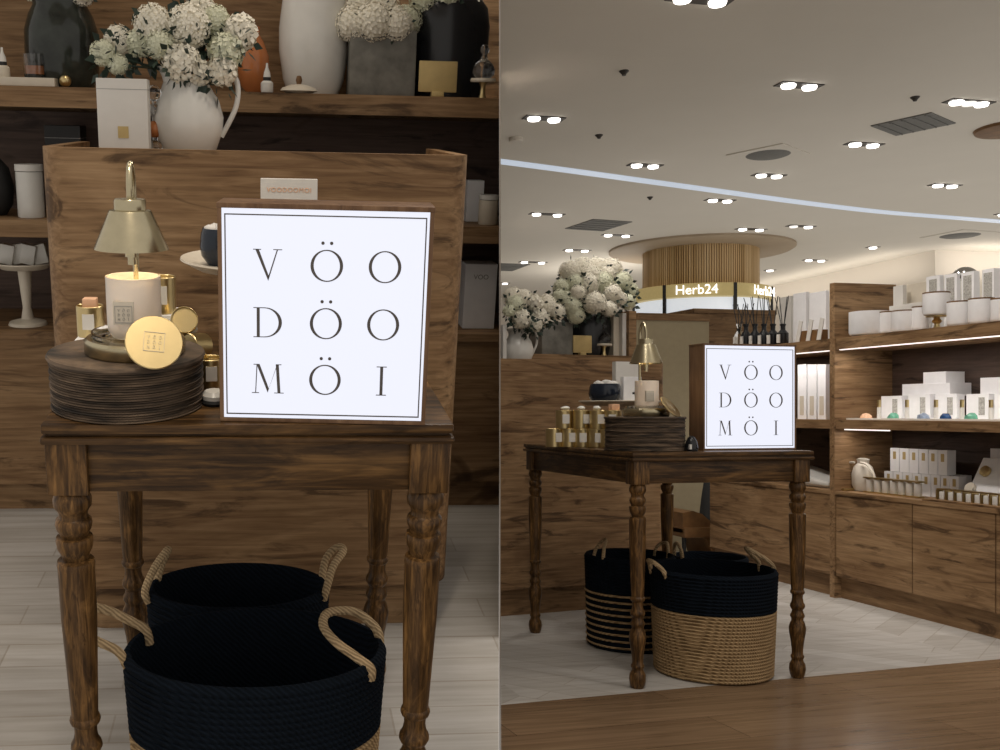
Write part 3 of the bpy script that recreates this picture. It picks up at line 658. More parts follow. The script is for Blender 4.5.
# lower shelves at both sides of the counter
p=A(31,215,1,1.62); t=thing('white_canister','white cylindrical canister on left lower shelf beside the counter','canister',(p.x,1.63,.862))
obj('canister_body',lathe(nb(),[(0,0),(.036,0),(.037,.003),(.037,.125),(0,.127)],caps=False),'ceramic',t); obj('canister_lid',lathe(nb(),[(0,.127),(.038,.127),(.038,.145),(0,.147)],caps=False),'white',t)
p=A(-4,215,1,1.68); vase('dark brown round vase at left edge below the long shelf',(p.x,1.68,.862),[(.03,0),(.05,.03),(.055,.08),(.045,.13),(.02,.16),(.022,.17)],'matblack')
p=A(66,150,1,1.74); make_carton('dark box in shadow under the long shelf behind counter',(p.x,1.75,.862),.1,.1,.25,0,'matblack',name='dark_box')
p=A(24,285,1,1.62); t=make_cakestand('cream footed bowl of white bars on left lower shelf',(p.x+.0,1.64,.552),.080,.170)
for i in range(4):
    b_=obj('soap_bar',box(nb(),-.020,.020,-.016,.016,-.028,.028,.003),'ceramic',None); b_.location=(p.x-.045+.030*i,1.64+.014*(i%2),.552+.178+.026); b_.rotation_euler=(0,.2*(-1)**i,0)
    tag(b_,('first','second','third','fourth')[i]+' from left of the white bars in left footed bowl','soap bar','white bars in the footed bowl')
p=A(489,218,1,1.62); t=thing('cream_candle','short cream lidded candle jar at right edge beside close-up counter','candle',(p.x-.004,1.62,.862))
obj('jar',lathe(nb(),[(0,0),(.026,0),(.028,.003),(.028,.07),(0,.072)],caps=False),'cream',t); obj('lid',lathe(nb(),[(0,.072),(.029,.072),(.029,.085),(0,.086)],caps=False),'ceramic',t)
p=A(473,218,1,1.7); make_carton('narrow grey-white carton behind the cream candle right of counter',(p.x+.002,1.72,.862),.05,.05,.12,0,'whitebox',side=0)
x,w_,z_=wz(466,498,262,1.62); t=make_carton('large white box with faint print low on right shelf of left half',(x,1.66,.552),w_,.08,z_-.552+.0,0,'whitebox',side=0)
textmesh('VOO',.02,'faint_print','shade',t,(.0,-.0408,(z_-.552)*.8))
# lamps of the close-up area
def area(name,loc,size,e,col,rot=(0,0,0),sy=None):
    l=bpy.data.lights.new(name,'AREA'); l.energy=e; l.color=col; l.size=size
    if sy: l.shape='RECTANGLE'; l.size_y=sy
    o=bpy.data.objects.new(name,l); C.objects.link(o); o.location=loc; o.rotation_euler=rot
    o['kind']='structure'
    if INA: SETA.append(o)
    return o
def spot(name,loc,e,col,ang=1.4,rad=.06,blend=.6,rot=(0,0,0)):
    l=bpy.data.lights.new(name,'SPOT'); l.energy=e; l.color=col; l.spot_size=ang; l.spot_blend=blend; l.shadow_soft_size=rad
    o=bpy.data.objects.new(name,l); C.objects.link(o); o.location=loc; o.rotation_euler=rot; o['kind']='structure'
    if INA: SETA.append(o)
    return o
WARM=(1,.86,.70); NEU=(1,.93,.86)
spot('ceiling_spot',(-.1,-.55,2.5),42,WARM,1.25,.10,.7,(.2,0,0))
spot('ceiling_spot',(.35,.45,2.5),20,WARM,1.3,.10)
spot('ceiling_spot',(-.75,.45,2.4),24,NEU,1.1,.10)
spot('ceiling_spot',(.6,1.0,2.4),14,NEU,1.1,.10)
spot('ceiling_spot',(-.2,1.2,2.5),14,WARM,1.5,.1)
INA=False
# ================================================================== RIGHT HALF: the shop seen from the aisle
CB=clip_of()
F0=Vector((1.082,2.827)); F1=Vector((3.017,2.972)); fd=(F1-F0).normalized(); a_=F0-fd*3; b_=F0+fd*14
obj('floor',slab(nb(),[(a_.x,a_.y),(F0+fd*4.2)[:],(5.2,7.4),(-1,7.4)],-.03,0),'herring',clip=CB,kind='structure',smooth=False)
obj('floor',slab(nb(),[(-2,.3),(5.2,.3),(F0+fd*4.2-Vector((0,.001)))[:],(a_.x,a_.y-.001)],-.03,0),'woodfloor',clip=CB,kind='structure',smooth=False)
CZ=3.0
obj('ceiling',slab(nb(),[(-2,1.0),(16,1.0),(16,24),(-2,24)],CZ,CZ+.05),'ceil',clip=CB,kind='structure',smooth=False)
# divider wall added to stop light leaking between the displays, edge on to the camera
dv=Vector(WB@np.array([.15,1,0])).normalized(); s0,s1=2.35,21
q0=OB+dv*s0; q1=OB+dv*s1; nn=NB*.0016
bm=nb(); slab(bm,[((q0+nn).x,(q0+nn).y),((q1+nn).x,(q1+nn).y),((q1-nn).x,(q1-nn).y),((q0-nn).x,(q0-nn).y)],0,CZ)
obj('added_divider_wall',bm,'divider',kind='structure',smooth=False)
# far walls with the cove
def cp(px,py): return B(px,py,2,CZ)
wa,wb,wc=cp(760,289),cp(935,250),cp(1100,255)
def wall(name,a,b,z0,z1,mat,th=.1):
    d=(b-a); n=Vector((-d.y,d.x,0)).normalized()*th
    return obj(name,slab(nb(),[(a.x,a.y),(b.x,b.y),((b+n).x,(b+n).y),((a+n).x,(a+n).y)],z0,z1),mat,clip=CB,kind='structure',smooth=False)
wall('wall_back',wa,wb,0,CZ,'wallw'); wall('wall_right',wb,wc,0,CZ,'wallw')
fl_,fr_=Vector((0,21,0)),Vector((9,21.5,0)); wall('wall_far',fl_,wa+Vector((-.3,.5,0)),0,CZ,'wallw')
# ceiling light line (curved)
lp=[cp(480,158.5),cp(560,169),cp(640,180),cp(720,191),cp(800,202),cp(880,211.5),cp(960,218),cp(1060,226)]
bm=nb(); L=smooth_curve(lp,4)
for i in range(len(L)-1):
    a=L[i]; b=L[i+1]; d=(b-a).normalized(); n=Vector((-d.y,d.x,0))*.07
    slab(bm,[((a-n).x,(a-n).y),((b-n).x,(b-n).y),((b+n).x,(b+n).y),((a+n).x,(a+n).y)],CZ-.006,CZ+.002)
tag(obj('ceiling_light_line',bm,'strip',clip=CB,smooth=False),'long thin bluish light line curving across the ceiling','light')
# downlights
def downlight(px,py,label,n=2,dim=(),sp=.155,rz=None,r=.046,big=False):
    p=cp(px,py); rz=-.0 if rz is None else rz
    t=thing('ceiling_downlight',label,'ceiling light',(p.x,p.y,CZ),rz)
    k=sp*(n-1)/2
    obj('recess_frame',box(nb(),-k-.075,k+.075,-.05,.05,-.006,.0,.001),'frame',t,False)
    for i in range(n):
        c=-k+i*sp
        obj('lamp',lathe(nb(),[(0,-.024),(r*.9,-.022),(r,-.012),(r,-.004),(0,-.004)],seg=24,caps=False),'lampdim' if i in dim else 'lamp',t,loc=(c,0,0))
    return t
DL=[(700,-1,'big twin downlight cut off by the top edge of the picture',2,(),.2),
(544,118,'twin downlight at far left of ceiling above the light line',2,(),.155),
(645,165,'twin downlight just above the light line over the flowers',2,(),.155),
(799,85,'twin downlight high in the middle of the ceiling',2,(),.155),
(969,102,'tilted twin downlight near the top right edge',3,(1,),.10),
(864,144,'twin downlight below the grey square vent',2,(),.16),
(769,175,'twin downlight directly below the round-centred vent',2,(),.155),
(945,185,'twin downlight above the light line at right',2,(),.155),
(720,200,'twin downlight on the light line above the slatted drum',2,(),.16),
(801,226,'downlight with dim left lamp right of the slatted drum',2,(0,),.19),
(547,214,'twin downlight at left below the light line',2,(),.24),
(617,235,'twin downlight left of the drum, nearest its rim',2,(),.23),
(577,250,'twin downlight left of drum above the big bouquet',2,(),.22),
(533,262,'twin downlight low at left over the smaller bouquet',2,(),.26),
(505,283,'single downlight at the far left just above flowers',1,(),.2),
(751,229,'twin downlight touching the drum rim at right',2,(),.22),
(770,270,'single downlight low beside the drum at right',1,(),.2),
(873,247,'single downlight alone above the upright oak end panel',1,(),.2),
(815,260,'twin downlight right of the drum, low over white cartons',2,(),.2),
(1003,214,'downlight cut by the right edge near the light line',1,(),.2)]
for d in DL: downlight(*d[:3],n=d[3],dim=d[4],sp=d[5])
def vent(px,py,label,w,d,rz,round_=False,mat='vent'):
    p=cp(px,py); t=thing('ceiling_vent',label,'ceiling vent',(p.x,p.y,CZ),rz)
    obj('vent_frame',box(nb(),-w/2,w/2,-d/2,d/2,-.008,0,.002),mat if not round_ else 'ceil',t,False)
    if round_: obj('round_diffuser',lathe(nb(),[(0,-.02),(w*.30,-.018),(w*.36,-.008),(0,-.008)],seg=32,caps=False),'vent',t)
    else:
        for i in range(5): obj('slat',box(nb(),-w*.46,w*.46,-d*.4+i*d*.19,-d*.4+i*d*.19+.012,-.014,-.008),'vent',t,False)
vent(768,154,'square ceiling vent with dark round centre above middle',.48,.48,.5,True)
vent(913,124,'plain grey square ceiling vent in the upper right',.42,.42,.45)
vent(598,225,'dim dark vent left of the slatted drum',.5,.6,.1)
vent(960,235,'dim round-centred vent near the right wall cove',.6,.6,.1,True)
vent(505,267,'small dim vent at the far left of ceiling',.5,.7,.0)
for px,py,s in ((624,71,'beside the top centre of ceiling'),(599,135,'just above the light line at left'),(915,97,'above the grey square vent'),(650,197,'just under the light line')):
    p=cp(px,py); t=obj('ceiling_sprinkler',lathe(nb(),[(0,-.03),(.012,-.028),(.014,-.02),(.03,-.004),(.03,0),(0,0)],seg=20,caps=False),'frame',loc=(p.x,p.y,CZ)); tag(t,'tiny dark ceiling sprinkler '+s,'sprinkler')
p=cp(1012,128); t=obj('ceiling_speaker',lathe(nb(),[(0,-.03),(.2,-.03),(.24,-.02),(.25,0),(0,0)],seg=40,caps=False),'leather',loc=(p.x,p.y,CZ)); tag(t,'round tan disc on the ceiling cut by the right edge','ceiling disc')
p=cp(516,138); t=obj('smoke_detector',lathe(nb(),[(0,-.035),(.05,-.03),(.055,-.006),(.055,0),(0,0)],seg=28,caps=False),'ceil',loc=(p.x,p.y,CZ)); tag(t,'small pale round detector below the leftmost ceiling light','smoke detector')
# round kiosk with slatted drum
YK=13.0; kc=Vector(WB@np.array([.35*YK,YK,0])); 
t=thing('round_kiosk','round kiosk canopy with golden slatted drum and lit name band','kiosk',(kc.x,kc.y,0))
zz=lambda py,Y=12.2: H+(412-py)/1000*Y
obj('ceiling_ring',lathe(nb(),[(0,CZ-.05),(1.11,CZ-.05),(1.15,CZ-.025),(1.15,CZ),(0,CZ)],seg=72,caps=False),'ringtone',t)
pr=[]; bm=nb(); N=150; z0,z1=zz(283),CZ-.05
for i in range(N):
    a=2*PI*i/N; b=2*PI*(i+.62)/N; r=.72
    v=[bm.verts.new((q*math.cos(c),q*math.sin(c),z)) for c,q in ((a,r),(b,r),(b,r-.04),(a,r-.04)) for z in (z0,z1)]
    bm.faces.new((v[0],v[1],v[3],v[2])); bm.faces.new((v[2],v[3],v[5],v[4])); bm.faces.new((v[6],v[7],v[1],v[0]))
lathe(bm,[(.685,z0),(.685,z1)],seg=72,caps=False)
obj('slatted_drum',bm,'slat',t,False)
obj('name_band',lathe(nb(),[(0,zz(296)),(.87,zz(296)),(.87,zz(283)),(0,zz(283))],seg=72,caps=False),'signband',t)
obj('case_ring',lathe(nb(),[(0,zz(314)),(.83,zz(314)),(.83,zz(297)),(0,zz(297))],seg=72,caps=False),'screen',t)
obj('kiosk_core',lathe(nb(),[(0,0),(.84,0),(.84,zz(314)),(0,zz(314))],seg=48,caps=False),'khaki',t)
camang=math.atan2(-kc.y,-kc.x)
def onband(px,r): 
    # angle on the drum whose picture column is px
    s=(px-700)/1000*YK/r*1.0
    s=max(-.98,min(.98,s)); return camang+math.asin(s)
for px in (668,731,637.5,768):
    a=onband(px,.87); c=Vector((.87*math.cos(a),.87*math.sin(a),0))
    bm=box(nb(),-.02,.02,-.012,.012,zz(314),zz(283)); o=obj('band_divider',bm,'matblack',t,False,loc=(c.x,c.y,0),rot=(0,0,a-PI/2))
for px,s in ((697,'Herb24'),(757,'Herb24')):
    a=onband(px,.87); textmesh(s,.165,'name_letters','letterlit',t,(.882*math.cos(a),.882*math.sin(a),zz(290)),(PI/2,0,a+PI/2),.004,.98,0)
# ---------------- display table
TL=Vector((1.865,2.873,0)); TRZ=.002
make_table('dark worn wooden table with turned legs, seen whole in right half',.650,.89,(TL.x,TL.y,0),TRZ)
TM=Matrix.Translation(TL)@Matrix.Rotation(TRZ,4,'Z')
def tb_(u,v,z=.75): return tuple(TM@Vector((u,v,z)))
def T(px,py,v,z=None):
    """table-frame (u,z) of pixel at depth v behind the table's front edge"""
    o=TM.inverted()@OB; d=(TM.to_3x3().inverted())@Vector(WB@_ray(px,py)); k=(v-o.y)/d.y; q=o+d*k; return q.x,q.z
u0,_=T(647,440,.14)
RB=(T(686,430,.10)[0]-T(608,430,.10)[0])/2*.93
hz=T(647,417,.05)[1]-.75
make_riser('round layered dark wood riser under the small lamp, right half',tb_(u0,.155),RB,hz)
sc=1.12
ul,_=T(646,400,.155)
lampB=make_lamp('small brass cone-shade candle lamp in right half left of the sign',tb_(ul,.155,.75+hz),0,.03); 
zl=T(646,321,.155)[1]; lampB.scale=(1.38,1.38,(zl-.75-hz)/.242)
make_candle('glowing white candle under the small right-half lamp',tb_(ul,.150,.75+hz+.020),.0385,.098)
lu,lz=T(667,409,.09); make_lid('gold lid leaning on the right-half lamp base',tb_(lu,.070,.75+hz+.032),(-.80,.45,TRZ+.25),.043)
su=(T(704,446,.10)[0]+T(796,443,.10)[0])/2; sw=(T(797,400,.10)[0]-T(703,400,.10)[0]); sh=T(750,344.5,.10)[1]-.75
make_sign('smaller glowing square sign seen at an angle, right half',tb_(su,.10),TRZ+.02,sw,sh,.085)
i=0
tins=[(556,444,.60),(570,444,.58),(580,445,.50),(598,445,.46),(606,445,.38)]
tl=['leftmost gold tin of bottom row beside right-half riser','second gold tin from left in the bottom row','third gold tin from left in the bottom row','fourth gold tin in bottom row, white label left','gold tin of bottom row touching the dark riser']
t0=None; rt=.026; ht=.068
for (px,py,v),lb in zip(((554,0,.52),(569,0,.50),(583,0,.47),(597,0,.43),(608,0,.40)),tl):
    u=T(px,430,v)[0]
    if t0 is None: t0=make_tin(lb,tb_(u,v),0.2,None,.030,.066,'gold tins stacked beside the right-half riser')
    else: dup(t0,tb_(u,v),random.uniform(-.6,.5),lb)
tl2=['leftmost gold tin of the top row, white label facing','second gold tin of the top row beside lamp','third gold tin of the top row beside lamp','fourth gold tin of top row nearest the lamp base']
for (px,v),lb in zip(((564,.51),(581,.48),(598,.44),(613,.40)),tl2): dup(t0,tb_(T(px,410,v)[0],v,.8165),random.uniform(-.6,.5),lb)
bk=obj('peach_block',box(nb(),-.016,.016,-.014,.014,0,.022,.003),'peach',loc=tb_(T(614,403,.40)[0],.40,.8825)); tag(bk,'small peach soap block on top gold tins beside right lamp','soap block')
for k,(px,v) in enumerate(((565,.51),(581,.48),(597,.44))):
    bm=nb(); bmesh.ops.create_icosphere(bm,subdivisions=2,radius=.017)
    for v_ in bm.verts: v_.co.z*=.45; v_.co*=1+.15*math.sin(200*v_.co.x+k)
    o=obj('white_petal_soap',bm,'ceramic',loc=tb_(T(px,400,v)[0],v,.8905)); tag(o,'white soft piece on top of the '+('left','second','third')[k]+' gold tin, upper row','soap')
cu=T(620,405,.66)[0]; cz=T(612,404,.66)[1]
make_cakestand('cream footed plate behind the gold tins on the right-half table',tb_(cu,.66),.155,cz-.75)
zp=cz
bu=T(605,400,.62)[0]; bw=(T(611,390,.62)[0]-T(581,390,.62)[0])/2
make_bowl('round dark navy bowl of pebbles on the right-half plate',tb_(bu,.62,zp),bw,T(596,384,.62)[1]-zp)
wq=T(638,380,.70)[0]-T(614,380,.70)[0]
c1=make_carton('tall white carton behind the right-half lamp on the plate',tb_(T(626,380,.70)[0],.70,zp),wq,.03,T(626,362,.70)[1]-zp,TRZ,'white',side=0)
q=T(631,384,.62)[0]; wq=T(640,380,.62)[0]-T(622,380,.62)[0]
c2=make_carton('smaller grey-white carton with tiny dark mark behind candle',tb_(q,.62,zp),wq,.025,T(631,377,.62)[1]-zp,TRZ,'whitebox',[(.005,.04,.012,.008)],markmat='black',side=0)
pu=T(691.5,440,.055); t=thing('black_plug','small black rounded plug between riser and sign, right half','plug',tb_(pu[0],.055),TRZ)
obj('plug_body',lathe(nb(),[(0,0),(.019,0),(.021,.01),(.018,.03),(.010,.045),(0,.05)],caps=False,seg=24),'black',t); obj('plug_label',box(nb(),-.018,-.010,-.0195,-.012,.006,.022),'white',t,False)
# baskets
bs=make_basket('navy and natural jute rope basket in front, right half',(1.928,3.045,0),-.1,.203,.345,.125,'plain',1.0,(.0,PI*.94),.0,hspan=.1)
for ch in [c for c in bs.children if c.name.startswith('handle')]: bpy.data.objects.remove(ch)
obj('handle',tube(nb(),smooth_curve([(.195,-.04,.328),(.197,-.04,.352),(.175,-.035,.378),(.125,-.03,.408),(.12,.0,.413),(.15,.03,.392),(.185,.04,.362),(.192,.04,.328)],5),.0075,8),'handle',bs)
obj('handle',tube(nb(),smooth_curve([(-.19,-.06,.328),(-.202,-.06,.352),(-.225,-.05,.375),(-.23,-.01,.38),(-.21,.03,.365),(-.198,.04,.328)],5),.0075,8),'handle',bs)
b2=make_basket('navy rope basket with thin jute stripes behind left leg, right half',(1.838,3.455,0),.2,.163,.337,.125,'striped',1.0,(.0,PI*.94),.0,hspan=.1)
for ch in [c for c in b2.children if c.name.startswith('handle')]: bpy.data.objects.remove(ch)
obj('handle',tube(nb(),smooth_curve([(-0.148, -0.04, 0.322), (-0.152, -0.04, 0.342), (-0.14, -0.03, 0.377), (-0.12, -0.015, 0.402), (-0.115, 0.01, 0.397), (-0.13, 0.03, 0.367), (-0.145, 0.03, 0.322)],5),.0065,8),'handle',b2)
obj('handle',tube(nb(),smooth_curve([(0.148, -0.04, 0.322), (0.152, -0.04, 0.342), (0.158, -0.03, 0.367), (0.165, -0.015, 0.377), (0.16, 0.01, 0.372), (0.155, 0.03, 0.352), (0.145, 0.03, 0.322)],5),.0065,8),'handle',b2)
b3=make_basket('third dark rope basket mostly hidden behind the right-half front one',(2.21,3.51,0),.2,.14,.31,.125,'striped',1.0,(PI*.9,),.07,(0,0),.3)
# ---------------- counter and rear shelf at left of the right half
KR=.13; K0=Vector((1.538,4.021,0)); KM=Matrix.Translation(K0)@Matrix.Rotation(KR,4,'Z'); KI=KM.inverted()
def K(px,py,v):
    o=KI@OB; d=KI.to_3x3()@Vector(WB@_ray(px,py)); k=(v-o.y)/d.y; q=o+d*k; return q.x,q.z
def kw(u,v,z): return tuple(KM@Vector((u,v,z)))
ue,ht_=K(668,361,0); zk=K(580,360,0)[1]
make_counter('long oak counter panel behind the whole table, pitcher on top',ue+.6,zk,.42,kw((ue-.6)/2,0,0),KR,False)
vR=.70; ur,zr=K(636,356,vR)
kl=kw(0,vR,0); t=thing('wall_shelf_unit','oak shelf top behind right-half counter carrying grey planter and dark vase','shelves',kl,KR); ck=clip_of(kl,KR)
obj('top_board',box(nb(),-.7,ur,0,.36,zr-.05,zr),'oak',t,False,clip=ck); obj('base_cabinet',box(nb(),-.7,ur,.01,.36,0,zr-.05),'oak',t,False,clip=ck)
ze=K(633,311,vR)[1]; obj('end_post',box(nb(),K(629,340,vR)[0],ur+.002,0,.36,zr,ze),'oak',t,False)
def kdim(a,b,py,v): p=K(a,py,v); q=K(b,py,v); return (p[0]+q[0])/2,q[0]-p[0],p[1]
# pitcher etc. on the counter
zt=zk-.02
u,w_,z_=kdim(500.9,504.5,325,.12); make_carton('sliver of white carton beside the dividing line on counter',kw(u,.12,zt),w_,.04,z_-zt,KR,'white',side=0)
u,w_,z_=kdim(505,531,335,.16); make_pitcher('white ceramic pitcher with handle on right-half counter',kw(u,.16,zt),w_/.128,KR)
base=Vector(kw(u,.16,z_)); hp=[]
def HK(px,py,rpx,v,mat='petal',kind=0):
    a=K(px,py,v); b=K(px+rpx,py,v); hp.append((Vector(kw(a[0],v,a[1])),b[0]-a[0],mat,kind))
for a in ((513,297,9,.14),(523,299,9,.12),(515,304,8,.10,'petal2'),(534,304,8,.12,'petal',1),(546,306,10,.12,'petal'),(556,312,8,.12,'petal'),(540,318,8,.10,'petal',1),(521,319,8,.08,'petal',1),(535,325,6,.08,'petal',1),(509,311,5,.08,'petal2',1)): HK(*a)
bouquet('smaller white bouquet in pitcher beside the dividing line, right half',base,[((q-base).x,(q-base).y,(q-base).z,r_,m_,k_) for q,r_,m_,k_ in hp],420,.13,clip=clip_of(base,0))
u,w_,z_=kdim(537,568,322,vR+.10); t=thing('stone_planter','grey ribbed stone planter on the shelf behind right-half pitcher','planter',kw(u,vR+.12,zr),KR); obj('planter_body',box(nb(),-w_/2,w_/2,-.07,.07,0,z_-zr,.006),'concrete',t)
u,w_,z_=kdim(568,612,312,vR+.14); vase('large black vase holding the big bouquet in the right half',kw(u,vR+.18,zr),[(w_*.42,0),(w_*.48,.06),(w_*.5,.16),(w_*.46,.22),(w_*.38,.26)],'black')
base=Vector(kw(u,vR+.18,zr+.26)); hp=[]
for a in ((570,272,10,.8),(583,270,11,.82),(597,269,10,.82),(611,270,10,.84),(575,284,9,.76,'petal2'),(588,284,10,.74),(602,283,10,.74,'petal2'),(622,282,9,.8,'petal2'),(629,291,8,.8,'petal2'),(562,288,8,.78,'petal2'),(560,298,8,.76,'petal2'),(578,293,7,.68,'petal'),(595,303,10,.64,'petal'),(612,294,9,.70,'petal'),(619,299,7,.70,'petal'),(609,309,7,.68,'petal'),(572,306,9,.70,'petal2'),(576,315,8,.70,'petal2'),(566,300,8,.74,'petal2'),(628,302,7,.76,'petal2'),(605,276,9,.78),(590,276,10,.76)): HK(*a)
bouquet('big white hydrangea bouquet in black vase, upper left of right half',base,[((q-base).x,(q-base).y,(q-base).z,r_,m_,k_) for q,r_,m_,k_ in hp],620,.16)
u,w_,z_=kdim(573.5,592,335,vR+.04); card_holder('matt gold square plate below the big right-half bouquet',kw(u,vR+.045,zr),w_,.092,KR)
u,w_,z_=kdim(598,612,323,vR+.04); cloche('clear glass flask on gold stand under the big bouquet',kw(u,vR+.05,zr),(z_-zr)/.141)
u,w_,z_=kdim(623,628.5,313,vR+.02); make_carton('slim upright white book at the end of right-half shelf',kw(u,vR+.10,zr),w_,.15,z_-zr,KR,'white',name='upright_book',cat='book',side=0)
u,w_,z_=kdim(613,622,316,vR+.06); make_carton('greyish upright book left of the slim white book',kw(u,vR+.12,zr),w_,.13,z_-zr,KR,'cream',name='upright_book',cat='book',side=0)
# partition, far counter, chair
def by(px,py,y): return B(px,py,1,y)
a=by(637,320,5.7); b=by(709,320,5.7); t=thing('khaki_partition','khaki partition panel with oak top rail behind the small lamp','partition',(a.x,5.7,0))
obj('panel',box(nb(),0,b.x-a.x,0,.05,0,a.z),'khaki',t,False); obj('top_rail',box(nb(),0,b.x-a.x,-.01,.07,a.z,by(640,313,5.7).z),'oak',t,False)
a=by(708,309,6.3); b=by(775,309,6.3); t=thing('far_oak_counter','square oak counter block behind the dark reed diffusers','counter',(a.x,6.3,0))
obj('counter_body',box(nb(),0,b.x-a.x,0,.5,0,a.z-.03),'oak',t,False); obj('counter_slab',box(nb(),-.12,b.x-a.x,-.02,.52,a.z-.03,a.z),'oak',t,False)
p=B(697,575,2,0); y=5.42; p=by(698,560,y); t=thing('leather_chair','tan leather curved chair in shadow behind the right-half table','chair',(p.x-.03,y,0),.3); t.scale=(.72,.72,.72)
pp=[by(x_,z_,5.42) for x_,z_ in ((672,511),(682,509),(691,512),(699,519),(705,530),(709,544),(711,557),(703,558),(700,547),(696,538),(690,532),(682,530),(672,531))]
cx_=t.location.x; t.scale=(1,1,1); t.rotation_euler=(0,0,0)
bm=prism(nb(),[(q.x-cx_,q.z) for q in pp],-.12,.16); obj('curved_back',bm,'leather',t)
obj('seat',box(nb(),pp[0].x-cx_,pp[6].x-cx_-.03,-.14,.18,.14,.20,.01),'leather',t)
for a in ((pp[0].x-cx_+.02,-.1),(pp[0].x-cx_+.02,.14),(pp[6].x-cx_-.05,-.1),(pp[6].x-cx_-.05,.14)): obj('leg',lathe(nb(),[(0,0),(.010,0),(.014,.145),(0,.145)],cx=a[0],cy=a[1],seg=12,caps=False),'matblack',t)
p=by(706,500,5.72); t=thing('black_bag','tall black bag standing between chair and shelf base','bag',(p.x,5.72,0)); bm=lathe(nb(),[(0,0),(.075,0),(.085,.1),(.06,.35),(.035,.55),(.02,.56),(0,.56)],seg=20,sy=.5,caps=False); obj('bag_body',bm,'matblack',t)
obj('strap',tube(nb(),smooth_curve([(-.03,0,.55),(-.03,0,.68),(.03,0,.68),(.03,0,.55)],4),.008,6),'matblack',t)
# ---------------- wall shelving on the right
SX=3.25; YP=4.113; SB=3.575; y0,y1=1.6,5.16
zt,zm,zg=1.226,.840,.505
t=thing('shelving_unit','oak shelving with drawers along the right side, lit strips under shelves','shelves',(SX,y0,0)); L_=y1-y0; yp=YP-y0
def sb_(n,x0,x1,a,b,z0,z1,m='oak_y'): return obj(n,box(nb(),x0,x1,a,b,z0,z1),m,t,False)
for a,b in ((0,yp),(yp+.035,L_)):
    sb_('top_shelf',0,.31,a,b,zt-.055,zt); sb_('middle_shelf',0,.31,a,b,zm-.042,zm); sb_('lower_ledge',-.004,.31,a,b,zg-.018,zg)
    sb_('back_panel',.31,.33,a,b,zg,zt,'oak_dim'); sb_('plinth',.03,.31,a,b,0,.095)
    o=sb_('light_strip',.004,.018,a+.02,b-.02,zt-.059,zt-.055,'led'); o['label']='lit white strip under top shelf'
    if a==0: o=sb_('light_strip',.03,.04,yp-.30,b-.02,zm-.048,zm-.042,'led'); o['label']='lit white strip under middle shelf'
for a,b in ((0,.82),(.824,1.62),(1.624,2.04-.0),(2.044,yp)): sb_('drawer_front',0,.02,a,b-.002,.105,zg-.019)
for a,b in ((yp+.035,L_),): sb_('drawer_front',0,.02,a,b,.105,zg-.019)
sb_('drawer_carcass',.02,.31,0,L_,.095,zg-.02)
obj('end_panel',box(nb(),-.006,.33,yp,yp+.034,0,1.487),'oak',t,False)
def sx(px,py,x): return B(px,py,0,x)
def sbox(a,b,c,pyt,zbot,xf,label,mat='whitebox',mark=None,group=None,h=None,markmat='goldcard',name='product_box',cat='box',pyz=None,side=0):
    """carton on the shelves: a-b is its aisle face, b-c its near side"""
    pa=sx(a,400,xf); pb=sx(b,400,xf); w=pa.y-pb.y
    q=B(c,400,1,pb.y); d=max(.02,q.x-xf); d=min(d,SB-xf-.005)
    zt_=sx((a+b)/2,pyt,xf).z if h is None else zbot+h
    t=make_carton(label,(xf+d/2,(pa.y+pb.y)/2,zbot),w-.002,d,zt_-zbot,-PI/2,mat,mark,group,cat,name,markmat,side)
    return t
# top shelf goods
def jar(px0,px1,pyt,xf,label,zb_=None,mat='whitebox',rim=True):
    zb_=zt if zb_ is None else zb_
    a=sx(px0,330,xf); b=sx(px1,330,xf); r=(a.y-b.y)/2*.92; c=Vector((xf,(a.y+b.y)/2,0)); h=sx((px0+px1)/2,pyt,xf).z-zb_
    t=thing('white_jar_candle',label,'candle',(xf,c.y,zb_))
    obj('jar_body',lathe(nb(),[(0,0),(r*.8,0),(r*.95,h*.06),(r,h*.16),(r,h),(r-.003,h),(r-.003,h*.2),(0,h*.15)],seg=36,caps=False),mat,t)
    if rim: obj('wood_lid',lathe(nb(),[(0,h),(r,h),(r,h+.006),(0,h+.006)],seg=36,caps=False),'leather',t)
    return t
X1=3.33
jar(855,884,312,X1,'widest white bowl candle, first on the top shelf',rim=False)
jar(882,896,313,X1+.02,'small white jar between the wide bowl and next jar')
jar(895,915,312,X1,'white jar with wooden rim, third on the top shelf')
jar(914,927,308,X1+.02,'narrow white jar left of the gold pedestal')
# gold pedestal with jar
a=sx(937,320,X1); t=thing('gold_pedestal','gold footed pedestal under a raised white jar, top shelf','pedestal',(X1,a.y,zt)); hp_=sx(937,316,X1).z-zt
obj('pedestal_foot',lathe(nb(),[(0,0),(.025,0),(.012,.01),(.010,hp_*.4),(.02,hp_*.6),(.012,hp_*.8),(.012,hp_-.004),(0,hp_-.004)],seg=28,caps=False),'gold',t); obj('pedestal_plate',lathe(nb(),[(0,hp_-.005),(.042,hp_-.004),(.043,hp_),(0,hp_)],seg=32,caps=False),'gold',t)
jar(926,947,294,X1,'raised white jar standing on the gold pedestal',zb_=zt+hp_)
jar(950,971,303,X1,'white jar first right of the gold pedestal')
jar(971,992,300,X1,'white jar second right of the gold pedestal')
jar(993,1012,300,X1,'white jar cut by the right edge, top shelf')
sbox(889,924,931,304,zt,3.43,'long low white carton behind jars on top shelf','white')
sbox(893,903,906,286,zt,3.47,'narrow grey standing card with picture, left top shelf','white',[(0,.06,.03,.06)],markmat='stone')
sbox(907,928,931,283,zt,3.52,'cream standing board at back of top shelf','cream')
ms=['first','second','third','fourth','fifth']
